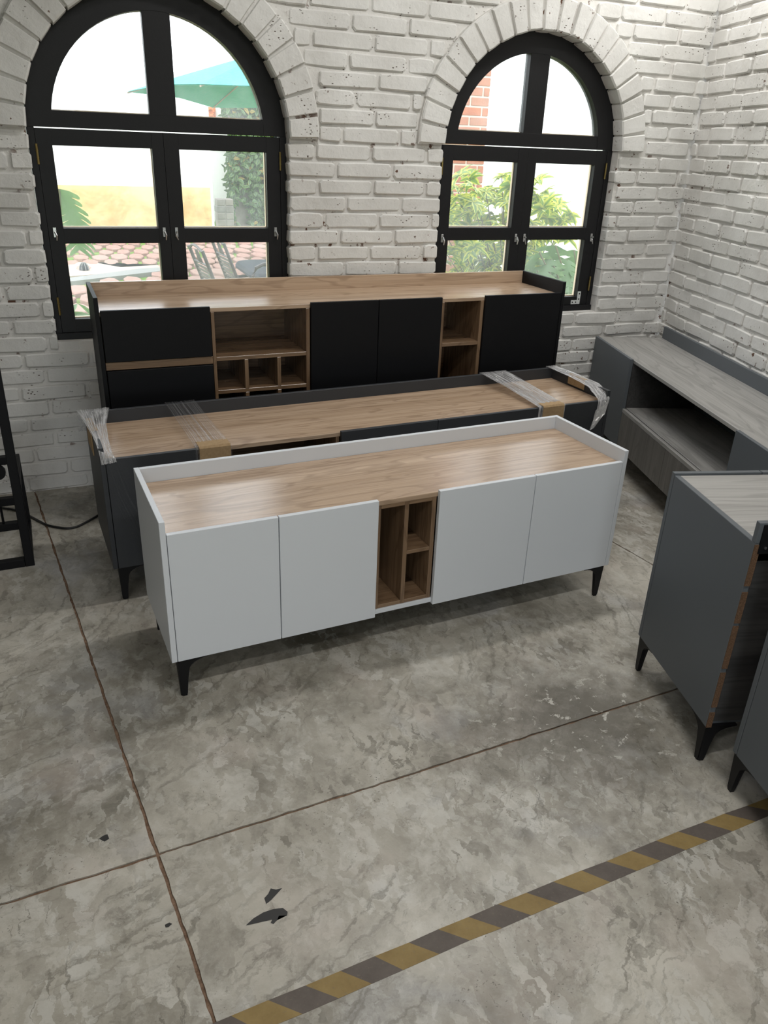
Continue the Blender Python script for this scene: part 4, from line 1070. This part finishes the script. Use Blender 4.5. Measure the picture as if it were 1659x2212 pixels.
WH = [whorl_mesh(300 + i) for i in range(6)]
for me in WH: me.materials.append(MAT['leaf_y'])
WG = [whorl_mesh(320 + i, 6, .09, .03) for i in range(4)]
for me in WG: me.materials.append(MAT['leaf_g'])
def leafy(root, me, p, r):
    o = bpy.data.objects.new('leaf', me); COL.objects.link(o); o.parent = root; o.location = p; o.rotation_euler = (r.uniform(-.6, .6) + .35, r.uniform(-.6, .6), r.uniform(0, 6.28)); s_ = r.uniform(.8, 1.25); o.scale = (s_, s_, s_)
r = random.Random(21)
for nm, cx, cy, n, h in (('low_plant', .06, .58, 18, .92), ('low_plant', .20, .98, 14, .80)):
    root = empty(nm, (cx, cy, GZ)); tag(root, 'low bright green leafy plant under the sill of the larger window' if h > .85 else 'lower leafy plant growing further out on the patio edge', 'plant')
    for i in range(n):
        p = Vector((r.gauss(0, .12), r.gauss(0, .10), r.uniform(.3, 1.0) * h)); leafy(root, WG[i % 4], p, r)
        bm = bmesh.new(); tube(bm, [(p.x * .2, p.y * .2, 0), (p.x * .7, p.y * .7, p.z * .6), p], .004, 5); link('stem', tomesh(bm), 'stem', root)
# variegated shrub outside the second window
sh = empty('shrub', (3.55, 1.9, GZ)); tag(sh, 'yellow-green variegated umbrella shrub filling the lower half of the smaller window', 'shrub')
r = random.Random(33); cntw = 0
def inside(p):
    px, py, z = project(p); return (955 < px < 1165 and 372 < py < 640) or (1165 <= px < 1235 and py > 400 + (px - 1165) * .9 and py < 520) or (1135 < px < 1165 and py > 372)
tries = 0; tops = []
while cntw < 240 and tries < 6000:
    tries += 1; p = Vector((r.uniform(2.75, 4.35), r.uniform(1.3, 2.4), r.uniform(.3, 1.62)))
    if not inside(p): continue
    px, py, z = project(p)
    if py < 420 and r.random() < .35: continue
    q = p - Vector((3.55, 1.9, GZ)); leafy(sh, WH[cntw % 6], q, r); cntw += 1; tops.append(q)
for q in tops[::4]:
    bm = bmesh.new(); tube(bm, [(q.x * .1, q.y * .1, 0), (q.x * .45, q.y * .5, q.z * .55), q], [.014, .008, .003], 6); link('branch', tomesh(bm), 'stem', sh)
# broad-leaved plant in the lower right pane
ph = empty('broad_leaf_plant', (3.75, .95, GZ)); tag(ph, 'broad-leaved plant with drooping split green leaves beyond the corner bracket', 'plant'); r = random.Random(9)
for i, (px, py, s_, rz) in enumerate(((1165, 545, .42, .3), (1200, 530, .45, -.3), (1240, 540, .42, -.9), (1160, 585, .36, .9), (1215, 575, .40, -1.4), (1235, 590, .36, -2.0), (1190, 560, .38, 2.2), (1225, 560, .34, 2.9), (1245, 605, .3, -2.6), (1180, 600, .3, 2.6))):
    p = at_y(px, py, 1.0 + .08 * (i % 3)) - Vector((3.75, .95, GZ)); o = link('leaf', split_leaf(s_, s_ * .8, 60 + i, 7, True), 'leaf_g', ph, p, (-.75 + r.uniform(-.2, .2), r.uniform(-.2, .2), rz)); bent_stem(ph, (0, 0, 0), p, .006)
# red brick pier and white side wall seen through the second window
bp = empty('brick_pier', (3.55, 3.0, GZ)); tag(bp, 'exposed red brick pier rising behind the yellow-green shrub', 'pier'); r = random.Random(3)
x1 = at_y(1050, 300, 3.0).x - 3.55
box('core', 'pmortar', bp, x1 - .55, x1 - .006, .006, .40, 0, 3.2, .002)
for k in range(40):
    x = x1 - .55 + (0 if k % 2 else -.12)
    while x < x1 - .01:
        a_, b_ = max(x + .006, x1 - .55), min(x + .235, x1)
        if b_ - a_ > .03: box('brick', 'redbrick', bp, a_, b_, 0, .05, k * .08 + .006, k * .08 + .072, .004)
        x += .243
bm = bmesh.new(); bbox(bm, 3.0, 12, 5.2, 5.4, GZ, 3.2); gw3 = link('wall_side', tomesh(bm), 'gwall'); tag(gw3, 'white garden wall behind the yellow-green shrub', 'wall', kind='structure')

# ------------------------------------------------------------------ lamps inside the room (above the frame), the last two added as fill
def lamp(name, label, loc, size, power, col, rz=0.0):
    root = empty(name, loc, rz); tag(root, label, 'lamp', 'ceiling lamps')
    box('housing', 'white', root, -size[0] / 2 - .02, size[0] / 2 + .02, -size[1] / 2 - .02, size[1] / 2 + .02, .0, .05, .004)
    l = bpy.data.lights.new(name, 'AREA'); l.shape = 'RECTANGLE'; l.size, l.size_y = size; l.energy = power; l.color = col
    lo_ = bpy.data.objects.new('lamp_light', l); COL.objects.link(lo_); lo_.parent = root; lo_.location = (0, 0, -.004)
    return root
WHT = (1.0, .985, .965)
lamp('tube_lamp', 'white ceiling tube lamp hanging near the corner of the two brick walls', (3.0, -.48, 3.0), (.5, .08), 10, WHT, .2)
lamp('tube_lamp', 'white ceiling tube lamp over the tall black sideboard', (1.65, -1.25, 3.24), (1.3, .12), 25, WHT, 0)
lamp('tube_lamp', 'added fill tube lamp brightening the floor around the hazard tape', (1.0, -3.5, 3.24), (1.3, .12), 29, WHT, 0)  # added lamp that lifts the floor brightness, no known fixture here
lamp('tube_lamp', 'added fill tube lamp at the unseen rear, lighting the white sideboard', (-1.3, -4.7, 3.24), (1.3, .12), 24, WHT, 0)  # added out of view to light the white sideboard's left side
